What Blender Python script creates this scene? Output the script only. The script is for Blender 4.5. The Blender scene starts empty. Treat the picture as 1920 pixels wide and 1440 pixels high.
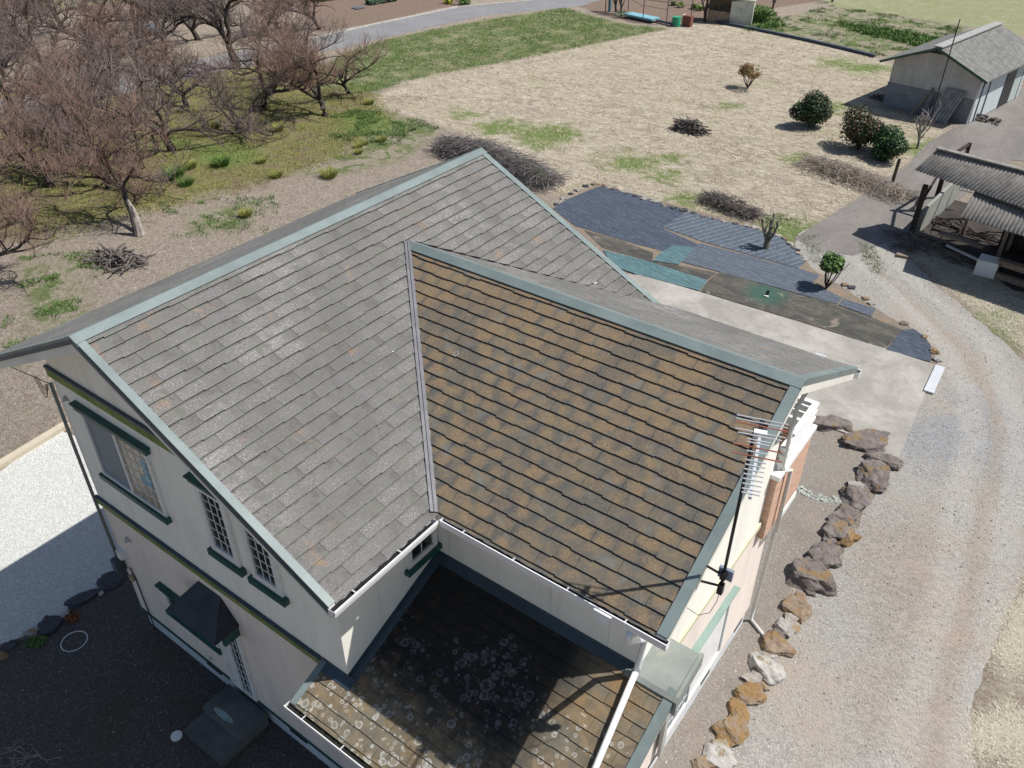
import bpy, bmesh, math, random
import numpy as np
from mathutils import Vector, noise as mnoise
R = math.radians
S = bpy.context.scene
COL = S.collection
# ------------------------------------------------------------------ camera, sky, sun
CAM = Vector((9.199, -10.405, 13.2505)); YAW = 0.634; PIT = -0.619; FPX = 1564.65
cd = bpy.data.cameras.new('camera'); cam = bpy.data.objects.new('camera', cd); COL.objects.link(cam)
cam.location = CAM; cam.rotation_euler = (math.pi/2+PIT, 0, YAW)
cd.sensor_width = 36; cd.lens = FPX*36/1920; cd.clip_end = 2000; cd.clip_start = .1
S.camera = cam
SUN = Vector((.53, .38, 1.)).normalized()           # towards the sun
EL = math.asin(SUN.z); AZ = math.atan2(SUN.x, SUN.y)
w = bpy.data.worlds.new('World'); S.world = w; w.use_nodes = True
nt = w.node_tree; bg = nt.nodes['Background']; sk = nt.nodes.new('ShaderNodeTexSky')
sk.sky_type = 'NISHITA'; sk.sun_disc = False; sk.sun_elevation = EL; sk.sun_rotation = AZ
nt.links.new(sk.outputs[0], bg.inputs[0]); bg.inputs[1].default_value = .082
sl = bpy.data.lights.new('sun', 'SUN'); sl.energy = 5.0; sl.angle = R(.5); sl.color = (1, .965, .915)
so = bpy.data.objects.new('sun', sl); COL.objects.link(so); so.rotation_euler = SUN.to_track_quat('Z', 'Y').to_euler(); so.location = (0, 0, 40)
S.view_settings.view_transform = 'Standard'; S.view_settings.look = 'None'; S.view_settings.exposure = 0.2; S.view_settings.gamma = 1
GZ = -.35
# ------------------------------------------------------------------ helpers
_f = Vector((-math.sin(YAW)*math.cos(PIT), math.cos(YAW)*math.cos(PIT), math.sin(PIT)))
_r = Vector((math.cos(YAW), math.sin(YAW), 0)); _u = _r.cross(_f)
def G(px, py, z=GZ):
    """a measured point of the photograph surveyed onto the ground (or any level z)"""
    d = _f+_r*((px-960)/FPX)-_u*((py-720)/FPX); t = (z-CAM.z)/d.z
    return CAM+d*t
def GP(l, z=GZ): return [G(a, b, z) for a, b in l]
rnd = random.Random(7)

class NB:
    """small node builder"""
    def __init__(s, name, rough=.8, metal=0., spec=.4):
        s.m = bpy.data.materials.new(name); s.m.use_nodes = True; s.t = s.m.node_tree
        s.b = s.t.nodes['Principled BSDF']; s.b.inputs['Roughness'].default_value = rough
        s.b.inputs['Metallic'].default_value = metal; s.b.inputs['Specular IOR Level'].default_value = spec
        s._o = None
    def n(s, t): return s.t.nodes.new('ShaderNode'+t)
    def L(s, a, b): s.t.links.new(a, b)
    def put(s, sock, v):
        if v is None: return
        if hasattr(v, 'is_output') or isinstance(v, bpy.types.NodeSocket): s.L(v, sock)
        elif isinstance(v, (tuple, list)) and len(v) == 3 and sock.type == 'RGBA': sock.default_value = (*v, 1)
        else: sock.default_value = v
    def obj(s):
        if s._o is None: s._o = s.n('TexCoord')
        return s._o.outputs['Object']
    def geo(s): return s.n('NewGeometry').outputs['Position']
    def uv(s):
        if s._o is None: s._o = s.n('TexCoord')
        return s._o.outputs['UV']
    def attr(s, nm):
        a = s.n('Attribute'); a.attribute_name = nm; return a.outputs['Fac']
    def mapv(s, v, scale=(1, 1, 1), loc=(0, 0, 0), rot=(0, 0, 0)):
        m = s.n('Mapping'); s.L(v, m.inputs[0]); m.inputs['Scale'].default_value = scale; m.inputs['Location'].default_value = loc; m.inputs['Rotation'].default_value = rot
        return m.outputs[0]
    def noise(s, scale, det=3, rough=.55, dist=0, v=None, col=False):
        a = s.n('TexNoise'); a.inputs['Scale'].default_value = scale; a.inputs['Detail'].default_value = det
        a.inputs['Roughness'].default_value = rough; a.inputs['Distortion'].default_value = dist
        s.L(v if v is not None else s.geo(), a.inputs['Vector']); return a.outputs['Color' if col else 'Fac']
    def vor(s, scale, v=None, feat='F1', out='Distance', rnd_=1.):
        a = s.n('TexVoronoi'); a.feature = feat; a.inputs['Scale'].default_value = scale; a.inputs['Randomness'].default_value = rnd_
        s.L(v if v is not None else s.geo(), a.inputs['Vector']); return a.outputs[out]
    def wn(s, v):
        a = s.n('TexWhiteNoise'); a.noise_dimensions = '3D'; s.L(v, a.inputs['Vector']); return a.outputs['Value']
    def math(s, op, a, b=0., c=0.):
        m = s.n('Math'); m.operation = op
        for i, x in enumerate((a, b, c)):
            if isinstance(x, bpy.types.NodeSocket): s.L(x, m.inputs[i])
            else: m.inputs[i].default_value = x
        return m.outputs[0]
    def mr(s, v, a, b, c=0., d=1.):
        m = s.n('MapRange'); m.interpolation_type = 'SMOOTHSTEP'
        for i, x in enumerate((v, a, b, c, d)):
            if isinstance(x, bpy.types.NodeSocket): s.L(x, m.inputs[i])
            else: m.inputs[i].default_value = x
        return m.outputs[0]
    def mix(s, f, a, b, mode='MIX'):
        m = s.n('Mix'); m.data_type = 'RGBA'; m.blend_type = mode
        s.put(m.inputs[0], f); s.put(m.inputs[6], a); s.put(m.inputs[7], b); return m.outputs[2]
    def ramp(s, v, stops):
        r = s.n('ValToRGB'); s.L(v, r.inputs[0]); e = r.color_ramp.elements
        while len(e) < len(stops): e.new(.5)
        for i, (p, c) in enumerate(stops): e[i].position = p; e[i].color = (*c, 1)
        return r.outputs[0]
    def curve(s, v, pts):
        n = s.n('FloatCurve'); c = n.mapping.curves[0]; pts = sorted(pts)
        c.points[0].location = pts[0]; c.points[1].location = pts[-1]
        for p in pts[1:-1]: c.points.new(*p)
        n.mapping.update(); s.L(v, n.inputs['Value']); return n.outputs[0]
    def sep(s, v):
        a = s.n('SeparateXYZ'); s.L(v, a.inputs[0]); return a.outputs
    def comb(s, x, y, z=0.):
        a = s.n('CombineXYZ')
        for i, q in enumerate((x, y, z)):
            if isinstance(q, bpy.types.NodeSocket): s.L(q, a.inputs[i])
            else: a.inputs[i].default_value = q
        return a.outputs[0]
    def bump(s, h, st=.4, dist=.02):
        b = s.n('Bump'); b.inputs['Strength'].default_value = st; b.inputs['Distance'].default_value = dist
        s.L(h, b.inputs['Height']); s.L(b.outputs[0], s.b.inputs['Normal'])
    def done(s, col, rough=None):
        s.put(s.b.inputs['Base Color'], col)
        if rough is not None: s.put(s.b.inputs['Roughness'], rough)
        return s.m
def simple(name, c, var=.25, scale=3., rough=.75, metal=0., spec=.4, bump=0., dirt=None):
    b = NB(name, rough, metal, spec)
    n1 = b.noise(scale, 5, .6, 0, b.obj()); n2 = b.noise(scale*9, 3, .6, 0, b.obj())
    lo = tuple(x*(1-var) for x in c); hi = tuple(min(1, x*(1+var*.7)) for x in c)
    col = b.mix(b.mr(n1, .3, .7), lo, hi)
    col = b.mix(b.mr(n2, .35, .7, 0, .35), col, lo)
    if dirt: col = b.mix(b.mr(b.noise(scale*1.7, 6, .7, 1., b.obj()), .52, .72, 0, .8), col, dirt)
    if bump: b.bump(n2, bump, .01)
    return b.done(col)
def mesh(name, verts, faces, mat=None, parent=None, uv=None, smooth=False):
    me = bpy.data.meshes.new(name); me.from_pydata([tuple(v) for v in verts], [], faces)
    if uv is not None:
        l = me.uv_layers.new(name='UVMap'); flat = np.array([c for f in faces for i in f for c in uv[i]], 'f'); l.data.foreach_set('uv', flat)
    if mat: me.materials.append(mat)
    if smooth: me.polygons.foreach_set('use_smooth', [True]*len(me.polygons))
    me.update(); o = bpy.data.objects.new(name, me); COL.objects.link(o)
    if parent:
        o.parent = parent; w_ = Vector((0, 0, 0)); p_ = parent
        while p_: w_ += p_.location; p_ = p_.parent
        o.location = -w_
    return o
class MB:
    def __init__(s): s.v = []; s.f = []
    def add(s, v, f):
        n = len(s.v); s.v += [tuple(x) for x in v]; s.f += [tuple(i+n for i in q) for q in f]; return s
    def box(s, a, b):
        x0, y0, z0 = a; x1, y1, z1 = b
        return s.add([(x0,y0,z0),(x1,y0,z0),(x1,y1,z0),(x0,y1,z0),(x0,y0,z1),(x1,y0,z1),(x1,y1,z1),(x0,y1,z1)],
                     [(3,2,1,0),(4,5,6,7),(0,1,5,4),(1,2,6,5),(2,3,7,6),(3,0,4,7)])
    def prism(s, poly, vec):
        """poly: 3-D points, extruded by vec"""
        n = len(poly); p = [Vector(q) for q in poly]; v = Vector(vec)
        return s.add(p+[q+v for q in p], [tuple(range(n))[::-1], tuple(range(n, 2*n))]+[(i, (i+1) % n, n+(i+1) % n, n+i) for i in range(n)])
    def bar(s, a, b, wd, h):
        a = Vector(a); b = Vector(b); d = (b-a).normalized(); up = Vector((0, 0, 1)) if abs(d.z) < .95 else Vector((0, 1, 0))
        x = d.cross(up).normalized()*wd/2; y = x.cross(d).normalized()*h/2
        return s.add([a-x-y, a+x-y, a+x+y, a-x+y, b-x-y, b+x-y, b+x+y, b-x+y], [(0,1,2,3),(7,6,5,4),(0,4,5,1),(1,5,6,2),(2,6,7,3),(3,7,4,0)])
    def tube(s, pts, rad, n=8):
        pts = [Vector(p) for p in pts]; m = len(pts)
        if not hasattr(rad, '__len__'): rad = [rad]*m
        o = len(s.v); vs = []; ref = None
        for i, p in enumerate(pts):
            d = (pts[min(i+1, m-1)]-pts[max(i-1, 0)]).normalized()
            if ref is None: ref = d.orthogonal().normalized()
            x = (ref-d*ref.dot(d)).normalized(); ref = x; y = d.cross(x)
            vs += [p+(x*math.cos(2*math.pi*k/n)+y*math.sin(2*math.pi*k/n))*rad[i] for k in range(n)]
        fs = [(i*n+k, i*n+(k+1) % n, (i+1)*n+(k+1) % n, (i+1)*n+k) for i in range(m-1) for k in range(n)]
        fs += [tuple(range(n))[::-1], tuple((m-1)*n+k for k in range(n))]
        return s.add(vs, fs)
    def quad(s, *p): return s.add(p, [tuple(range(len(p)))])
    def build(s, name, mat=None, parent=None, smooth=False):
        return mesh(name, s.v, s.f, mat, parent, None, smooth)
LABELS = []
def tag(o, label=None, cat=None, group=None, kind=None):
    if label: o['label'] = label; LABELS.append(label)
    if cat: o['category'] = cat
    if group: o['group'] = group
    if kind: o['kind'] = kind
    return o
def empty(name, loc=(0, 0, 0), label=None, cat=None, group=None):
    o = bpy.data.objects.new(name, None); COL.objects.link(o); o.location = loc; o.empty_display_size = .3
    bpy.context.view_layer.update() if False else None
    return tag(o, label, cat, group)
def copy_tree(o, parent=None):
    c = o.copy(); COL.objects.link(c)
    if parent: c.parent = parent
    for ch in list(o.children): copy_tree(ch, c)
    return c
def jag(poly, step=.3, amp=.12, seed=0, sc=1.3):
    """natural edge: subdivide a ground outline and push it about with noise"""
    out = []
    n = len(poly)
    for i in range(n):
        a, b = Vector(poly[i]), Vector(poly[(i+1) % n]); L = (b-a).length; k = max(1, int(L/step)); nrm = Vector((-(b-a).y, (b-a).x, 0)).normalized()
        for j in range(k):
            p = a.lerp(b, j/k); q = mnoise.fractal(Vector((p.x*sc+seed*7.1, p.y*sc, seed)), .8, 2, 5)
            out.append(p+nrm*q*amp)
    return out
def sheet(name, poly, mat, lift, step=None, amp=.1, seed=0, kind='structure', thick=0, parent=None):
    pts = [Vector((p[0], p[1], GZ+lift)) for p in (jag(poly, step, amp, seed) if step else [Vector(p) for p in poly])]
    bm = bmesh.new(); vs = [bm.verts.new(p) for p in pts]; f = bm.faces.new(vs)
    if f.normal.z < 0: f.normal_flip()
    bmesh.ops.triangulate(bm, faces=bm.faces[:])
    if thick:
        r = bmesh.ops.extrude_face_region(bm, geom=bm.faces[:]); bmesh.ops.translate(bm, verts=[e for e in r['geom'] if isinstance(e, bmesh.types.BMVert)], vec=(0, 0, -thick))
        bmesh.ops.recalc_face_normals(bm, faces=bm.faces[:])
    for f in bm.faces:
        if not thick and f.normal.z < 0: f.normal_flip()
    me = bpy.data.meshes.new(name); bm.to_mesh(me); bm.free(); me.materials.append(mat)
    o = bpy.data.objects.new(name, me); COL.objects.link(o)
    if kind: o['kind'] = kind
    if parent: o.parent = parent
    return o
# ------------------------------------------------------------------ materials
def m_metal(name='roof_metal', c=(.165, .205, .20)):
    b = NB(name, .5, 0., .5)
    n = b.noise(1.3, 5, .65, .5, b.obj()); n2 = b.noise(40, 3, .6, 0, b.obj())
    col = b.mix(b.mr(n, .3, .7), tuple(x*.82 for x in c), tuple(x*1.15 for x in c))
    col = b.mix(b.mr(n2, .6, .75, 0, .35), col, (.33, .34, .32)); return b.done(col)
M_METAL = m_metal(); M_METALD = m_metal('roof_metal_dark', (.035, .06, .085)); M_VALLEY = simple('valley_metal', (.13, .13, .145), .25, 4, .5)
M_WHITE = simple('white_paint', (.74, .74, .72), .06, 2., .5, dirt=(.5, .5, .47))
M_GUT = simple('white_gutter', (.76, .76, .76), .05, 2., .4)
M_GUTIN = simple('gutter_debris', (.012, .013, .012), .4, 8, .95)
M_BARGE = simple('barge_paint', (.72, .70, .63), .1, 1.2, .7)
M_DECK = simple('roof_underlay', (.03, .03, .03), .2, 4, .95)
M_GREEN = simple('green_trim', (.018, .085, .075), .25, 3, .45)
M_SAGE = simple('sage_trim', (.21, .30, .265), .12, 3, .55)
def m_wall(name, c, c2):
    b = NB(name, .85, 0, .2)
    v = b.mapv(b.geo(), (1, 1, .22)); n = b.noise(1.5, 6, .65, .3, v); n2 = b.noise(120, 2, .5)
    col = b.mix(b.mr(n, .38, .72), c, c2)
    stv = b.noise(3.2, 5, .7, .2, b.mapv(b.geo(), (1, 1, .1), (3, 3, 0))); col = b.mix(b.mr(stv, .52, .72, 0, .28), col, tuple(x*.72 for x in c2))
    z = b.sep(b.geo())
    # siding joints every 0.91 m
    for k in (0, 1):
        fr = b.math('FRACT', b.math('MULTIPLY', b.math('ADD', z[k], .31+k*.4), 1/.91)); ln = b.math('LESS_THAN', fr, .009)
        nn = b.n('NewGeometry').outputs['Normal']; nk = b.math('ABSOLUTE', b.sep(nn)[k]); ok = b.math('LESS_THAN', nk, .5)
        col = b.mix(b.math('MULTIPLY', b.math('MULTIPLY', ln, ok), .45), col, (.2, .19, .18))
    b.bump(n2, .25, .004); return b.done(col)
M_WALLU = m_wall('upper_siding', (.86, .835, .755), (.78, .76, .69))
M_WALLL = m_wall('lower_siding', (.80, .71, .63), (.70, .62, .55))
M_FOUND = simple('foundation_mortar', (.62, .64, .65), .12, 2, .8)
def m_belt():
    b = NB('mossy_belt', .8, 0, .3)
    n = b.noise(2.2, 6, .7, .3); n2 = b.noise(14, 4, .7)
    col = b.mix(b.mr(n, .3, .7), (.12, .19, .045), (.27, .29, .10)); col = b.mix(b.mr(n2, .5, .75, 0, .5), col, (.05, .09, .03))
    return b.done(col)
M_BELT = m_belt(); M_BELTY = simple('pale_belt', (.60, .58, .40), .12, 2, .7)
M_BLACK = simple('black_metal', (.015, .017, .02), .3, 5, .4)
M_STEEL = simple('aluminium', (.62, .63, .64), .08, 5, .35, .3)
M_GLASS = NB('dark_glass', .06, 0, .7).done((.016, .027, .024))
M_SCREEN = simple('insect_screen', (.20, .23, .27), .08, 3, .6)
M_CURTAIN = simple('room_behind_glass', (.33, .27, .19), .1, 6, .25)
M_BLUEC = simple('blue_cloth', (.24, .42, .52), .35, 9, .8)
M_COPPER = simple('hood_sheet', (.022, .025, .034), .5, 3, .38)
def m_brick():
    b = NB('orange_brick', .85, 0, .2); t = b.n('TexBrick'); t.inputs['Scale'].default_value = 1
    t.inputs['Brick Width'].default_value = .23; t.inputs['Row Height'].default_value = .075; t.inputs['Mortar Size'].default_value = .006
    t.inputs['Color1'].default_value = (.58, .36, .26, 1); t.inputs['Color2'].default_value = (.5, .29, .2, 1); t.inputs['Mortar'].default_value = (.6, .5, .4, 1)
    s = b.sep(b.geo()); b.L(b.comb(b.math('ADD', s[0], s[1]), s[2]), t.inputs[0]); return b.done(t.outputs[0])
M_BRICK = m_brick()
def slate_mat(name, kind):
    b = NB(name, .85, 0, .25)
    uv = b.uv(); s = b.sep(uv); row = b.math('FLOOR', b.math('DIVIDE', b.math('SUBTRACT', s[1], .001), .182))
    sh = b.math('MULTIPLY', b.math('MODULO', row, 2.), .455)
    uu = b.math('ADD', s[0], sh)
    t = b.math('DIVIDE', uu, .3033); cell = b.math('FLOOR', t); fr = b.math('FRACT', t); sfr = b.math('FRACT', b.math('DIVIDE', uu, .91))
    rc = b.wn(b.comb(cell, row, 1.)); rs = b.wn(b.comb(b.math('FLOOR', b.math('DIVIDE', uu, .91)), row, 5.))
    vfr = b.math('FRACT', b.math('DIVIDE', b.math('SUBTRACT', s[1], .001), .182))
    cx = b.math('ABSOLUTE', b.math('SUBTRACT', fr, .5)); cy = b.math('ABSOLUTE', b.math('SUBTRACT', vfr, .55))
    big = b.noise(.55, 4, .6, .3, uv); mid = b.noise(5, 5, .7, .4, uv); fine = b.noise(38, 4, .8, .3, uv); vf = b.noise(170, 2, .6, 0, uv)
    if kind == 'main':
        base = b.mix(rc, (.14, .139, .123), (.148, .146, .13)); base = b.mix(b.mr(mid, .44, .58), base, (.088, .081, .074))
        base = b.mix(b.mr(rs, .3, 1, 0, .16), base, (.17, .17, .15))
        # white lichen speckle on the left three quarters of every slate
        zone = b.math('MULTIPLY', b.mr(sfr, .97, .58, .4, 1.), b.mr(cy, .56, .34))
        zone = b.math('MULTIPLY', zone, b.mr(b.math('ADD', mid, b.math('MULTIPLY', rc, .05)), .38, .56))
        base = b.mix(b.math('MULTIPLY', zone, .75), base, (.15, .142, .144))
        dens = b.math('SUBTRACT', .56, b.math('MULTIPLY', b.math('SUBTRACT', big, .45), .35))
        f2 = b.math('ADD', b.math('MULTIPLY', vf, .45), b.math('MULTIPLY', fine, .55)); dens = b.math('SUBTRACT', dens, .05)
        sp = b.math('MULTIPLY', b.mr(f2, dens, b.math('ADD', dens, .13)), zone)
        base = b.mix(b.math('MULTIPLY', sp, .85), base, (.40, .388, .36))
        base = b.mix(b.mr(b.noise(.9, 6, .65, .8, b.mapv(uv, (1, .6, 1), (1, 4, 0))), .45, .62, 0, .4), base, (.10, .097, .09))
        base = b.mix(b.math('MULTIPLY', b.mr(vfr, .80, .97), .45), base, (.15, .165, .145))
        o = b.math('MULTIPLY', b.mr(b.noise(1.7, 4, .6, .2, b.mapv(uv, loc=(3, 7, 0))), .60, .72), b.mr(fine, .42, .58))
        base = b.mix(b.math('MULTIPLY', o, .55), base, (.36, .205, .10)); h = fine
    elif kind == 'wing':
        base = b.mix(rc, (.12, .112, .092), (.075, .073, .072)); base = b.mix(b.mr(mid, .4, .65), base, (.165, .132, .088))
        rowg = b.mr(s[1], 0., 2.6, .26, 0.)
        bl = b.math('SUBTRACT', b.math('ADD', b.math('ADD', b.math('MULTIPLY', mid, 1.0), b.math('MULTIPLY', rc, .34)), rowg), b.math('ADD', b.math('MULTIPLY', b.math('POWER', cx, 2.), 1.7), b.math('MULTIPLY', b.math('POWER', cy, 2.), .8)))
        bl = b.math('ADD', bl, b.math('MULTIPLY', b.math('SUBTRACT', big, .5), .5))
        orange = b.mix(b.mr(fine, .35, .65), (.175, .122, .070), (.25, .175, .10))
        base = b.mix(b.math('MULTIPLY', b.mr(bl, .30, .82), b.mr(fine, .30, .56, .35, .88)), base, orange)
        base = b.mix(b.math('MULTIPLY', b.mr(fine, .58, .66), .4), base, (.27, .25, .22))
        stain = b.noise(.8, 6, .65, .8, b.mapv(uv, loc=(2, 8, 0))); base = b.mix(b.mr(stain, .46, .6, 0, .55), base, b.mix(b.mr(fine, .4, .6), (.07, .068, .066), (.12, .11, .095)))
        gy = b.mr(b.noise(2.6, 5, .6, .3, b.mapv(uv, loc=(9, 2, 0))), .56, .70, 0, .75); base = b.mix(gy, base, (.15, .155, .145)); h = fine
        v = b.mapv(uv, loc=(.7, .3, 0)); d = b.vor(3.1, v); c = b.sep(b.vor(3.1, v, out='Color')); rr = b.math('MULTIPLY_ADD', c[1], .12, .08)
        ring = b.mr(b.math('ABSOLUTE', b.math('SUBTRACT', b.math('ADD', d, b.math('MULTIPLY', b.math('SUBTRACT', fine, .5), .12)), rr)), .05, .01)
        base = b.mix(b.math('MULTIPLY', b.math('MULTIPLY', ring, b.math('GREATER_THAN', c[0], .93)), .4), base, (.36, .36, .34))
    else:
        base = b.mix(b.mr(mid, .35, .65), (.12, .10, .07), (.22, .165, .10)); base = b.mix(b.mr(rc, .2, .9, 0, .5), base, (.14, .14, .115))
        base = b.mix(b.math('MULTIPLY', b.mr(big, .5, .62), b.mr(s[1], 1.2, .35)), base, (.24, .14, .06))
        painted_shade = b.math('MULTIPLY', b.mr(b.math('ADD', s[1], b.math('MULTIPLY', mid, .8)), 2.7, 1.9), b.mr(b.math('ADD', s[0], b.math('MULTIPLY', big, 1.2)), 6.9, 6.1))  # wing roof's shade painted into the colour; slates and lichen rings go dark here
        base = b.mix(b.math('MULTIPLY', painted_shade, .94), base, b.mix(b.mr(mid, .54, .7), (.012, .014, .017), (.04, .03, .018)))
        for k, (sc, lo) in enumerate(((5.6, .80), (9., .74), (7.2, .84), (15., .78))):
            wob = b.n('VectorMath'); wob.operation = 'MULTIPLY_ADD'; b.L(b.noise(9, 4, .7, 0, uv, True), wob.inputs[0]); wob.inputs[1].default_value = (.055, .055, 0); b.L(uv, wob.inputs[2]); v = b.mapv(wob.outputs[0], loc=(k*3.7, k*1.9, 0)); d = b.vor(sc, v, out='Distance'); c = b.sep(b.vor(sc, v, out='Color'))
            # dense colony in the middle of the roof, sparse elsewhere
            dist = b.n('VectorMath'); dist.operation = 'DISTANCE'; b.L(b.comb(s[0], s[1]), dist.inputs[0]); dist.inputs[1].default_value = (4.95, .95, 0)
            near = b.mr(b.math('ADD', dist.outputs['Value'], b.math('MULTIPLY', mid, .7)), .55, 1.15, .60, 0.)
            low = b.mr(s[1], 1.9, 2.7, 0., .25)
            pres = b.math('GREATER_THAN', b.math('ADD', c[0], b.math('ADD', near, b.math('SUBTRACT', low, b.mr(s[1], 1.1, .5, 0., .5)))), lo)
            rr = b.math('MULTIPLY_ADD', c[1], .26, .14); dd = b.math('ADD', d, b.math('MULTIPLY', b.math('SUBTRACT', fine, .5), .12))
            ring = b.mr(b.math('ABSOLUTE', b.math('SUBTRACT', dd, rr)), .085, .03)
            ins = b.mr(dd, rr, b.math('SUBTRACT', rr, .05), 0, .22)
            a = b.math('MULTIPLY', b.math('MAXIMUM', b.math('MULTIPLY', ring, .8), ins), pres)
            base = b.mix(b.math('MULTIPLY', a, .85), base, b.mix(painted_shade, (.42, .41, .375), (.13, .14, .155)))
        h = fine
    base = b.mix(b.math('LESS_THAN', s[1], -1.), base, (.012, .012, .013))
    b.bump(h, .5, .004)
    return b.done(base)
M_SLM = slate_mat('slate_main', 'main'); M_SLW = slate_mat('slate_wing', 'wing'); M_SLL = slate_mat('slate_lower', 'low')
def m_concrete(name, c, c2, streak=(1, 1, 1), stain=(.12, .1, .08)):
    b = NB(name, .9, 0, .25); v = b.mapv(b.geo(), streak, rot=(0, 0, .1))
    n = b.noise(.55, 7, .68, .6, v); n2 = b.noise(5, 6, .7, .3); n3 = b.noise(90, 3, .6)
    col = b.mix(b.mr(n, .35, .65), c, c2); col = b.mix(b.mr(n2, .45, .75, 0, .5), col, tuple(x*.7 for x in c2)); col = b.mix(b.mr(n3, .3, .8, 0, .35), col, tuple(x*1.25 for x in c))
    col = b.mix(b.mr(b.noise(.9, 6, .6, .4, b.mapv(b.geo(), loc=(4, 9, 0))), .6, .75, 0, .45), col, stain); b.bump(n3, .3, .006); return b.done(col)
M_APRON = m_concrete('apron_concrete', (.375, .352, .32), (.235, .22, .198))
M_LANE = m_concrete('lane_concrete', (.205, .19, .175), (.14, .128, .118), (1, .3, 1))
M_ROAD = m_concrete('asphalt', (.22, .22, .225), (.18, .178, .18), (1, 1, 1), (.13, .12, .11))
def m_gravel(name, c1, c2, dirt, ds=.3, dlo=.5, scale=22, orange=0., spots=(), tracks=()):
    b = NB(name, .95, 0, .15)
    v1 = b.vor(scale, out='Color'); d1 = b.vor(scale, out='Distance'); r = b.sep(v1)
    v2 = b.vor(scale*2.6, out='Color'); r2 = b.sep(v2); fine = b.noise(scale*5, 3, .7)
    col = b.mix(b.mr(r[0], 0., 1.), c1, c2); col = b.mix(b.mr(r2[1], .3, 1., 0, .7), col, tuple(x*.62 for x in c1))
    col = b.mix(b.math('MULTIPLY', b.math('GREATER_THAN', r2[0], .975), .6), col, (.55, .53, .5))
    big = b.noise(ds, 6, .62, .8); col = b.mix(b.math('MULTIPLY', b.mr(big, dlo, dlo+.15), .72), col, b.mix(b.mr(fine, .35, .7), tuple(x*.8 for x in dirt), tuple(x*1.2 for x in dirt)))
    for (sx, sy, sr, sc_, op_) in spots:
        dn = b.n('VectorMath'); dn.operation = 'DISTANCE'; b.L(b.geo(), dn.inputs[0]); dn.inputs[1].default_value = G(sx, sy)
        col = b.mix(b.mr(b.math('ADD', dn.outputs['Value'], b.math('MULTIPLY', b.math('SUBTRACT', big, .5), sr*2.5)), sr, sr*.3, 0, op_), col, b.mix(b.mr(r[0], 0., 1.), tuple(x*.75 for x in sc_), tuple(x*1.2 for x in sc_)))
    xy = b.sep(b.geo())
    for (px_, wd_, tc, op_) in tracks:
        P_ = GP(px_); ty = b.math('DIVIDE', b.math('ADD', xy[1], 10.), 40.); cx_ = b.curve(ty, [((p.y+10)/40, p.x/12) for p in P_])
        dx_ = b.math('ABSOLUTE', b.math('SUBTRACT', b.math('ADD', xy[0], b.math('MULTIPLY', b.math('SUBTRACT', big, .5), .9)), b.math('MULTIPLY', cx_, 12.)))
        col = b.mix(b.mr(b.math('ADD', dx_, b.math('MULTIPLY', b.math('SUBTRACT', fine, .5), .25)), wd_, wd_*.25, 0, op_), col, b.mix(r[0], tuple(x*.78 for x in tc), tuple(x*1.15 for x in tc)))
    if orange: col = b.mix(b.math('MULTIPLY', b.mr(b.noise(.8, 6, .7, .5, b.mapv(b.geo(), loc=(11, 5, 0))), .5, .68), orange), col, (.40, .23, .13))
    col = b.mix(b.mr(fine, .3, .75, 0, .4), col, tuple(x*1.25 for x in c2))
    hh = b.math('ADD', b.math('MULTIPLY', d1, -.7), b.math('MULTIPLY', fine, .5)); b.bump(hh, .8, .03); return b.done(col)
M_DRIVE = m_gravel('drive_gravel', (.25, .238, .218), (.365, .35, .325), (.31, .265, .22), .22, .50, 22, .2, [(1800, 830, 2.2, (.20, .215, .235), .7), (1840, 760, 1.3, (.21, .22, .235), .6), (1760, 1040, 2.2, (.25, .21, .175), .7), (1730, 1180, 1.8, (.255, .215, .18), .6), (1690, 1330, 1.8, (.26, .22, .185), .6)]+[(x, y, .55, (.29, .225, .165), .75) for x, y in ((1640, 540), (1680, 570), (1715, 590), (1750, 620), (1790, 655), (1820, 690), (1845, 730), (1855, 770))][:0], [([(1520, 440), (1580, 470), (1640, 520), (1690, 565), (1745, 615), (1790, 675), (1815, 740), (1822, 810), (1800, 950), (1770, 1100), (1730, 1250), (1690, 1400), (1650, 1550)], .5, (.40, .385, .355), .45), ([(1600, 430), (1665, 480), (1720, 535), (1790, 590), (1850, 650), (1890, 720), (1905, 800), (1900, 900), (1880, 1020), (1850, 1150), (1815, 1300), (1790, 1450)], .55, (.40, .385, .355), .45), ([(1640, 500), (1715, 568), (1765, 613), (1815, 663), (1848, 720), (1866, 780), (1862, 900), (1835, 1050), (1800, 1180), (1760, 1350), (1740, 1500)], .30, (.28, .225, .17), .5)])
M_BEDR = m_gravel('garden_bed_sand', (.225, .20, .175), (.285, .26, .23), (.19, .168, .148), .7, .5, 30, .12)
M_YARD = m_gravel('pale_gravel', (.45, .45, .43), (.64, .64, .605), (.5, .49, .44), .4, .6, 26)
M_DSOIL = m_gravel('dark_soil', (.08, .07, .062), (.11, .098, .088), (.09, .065, .048), .5, .5, 30)
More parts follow.
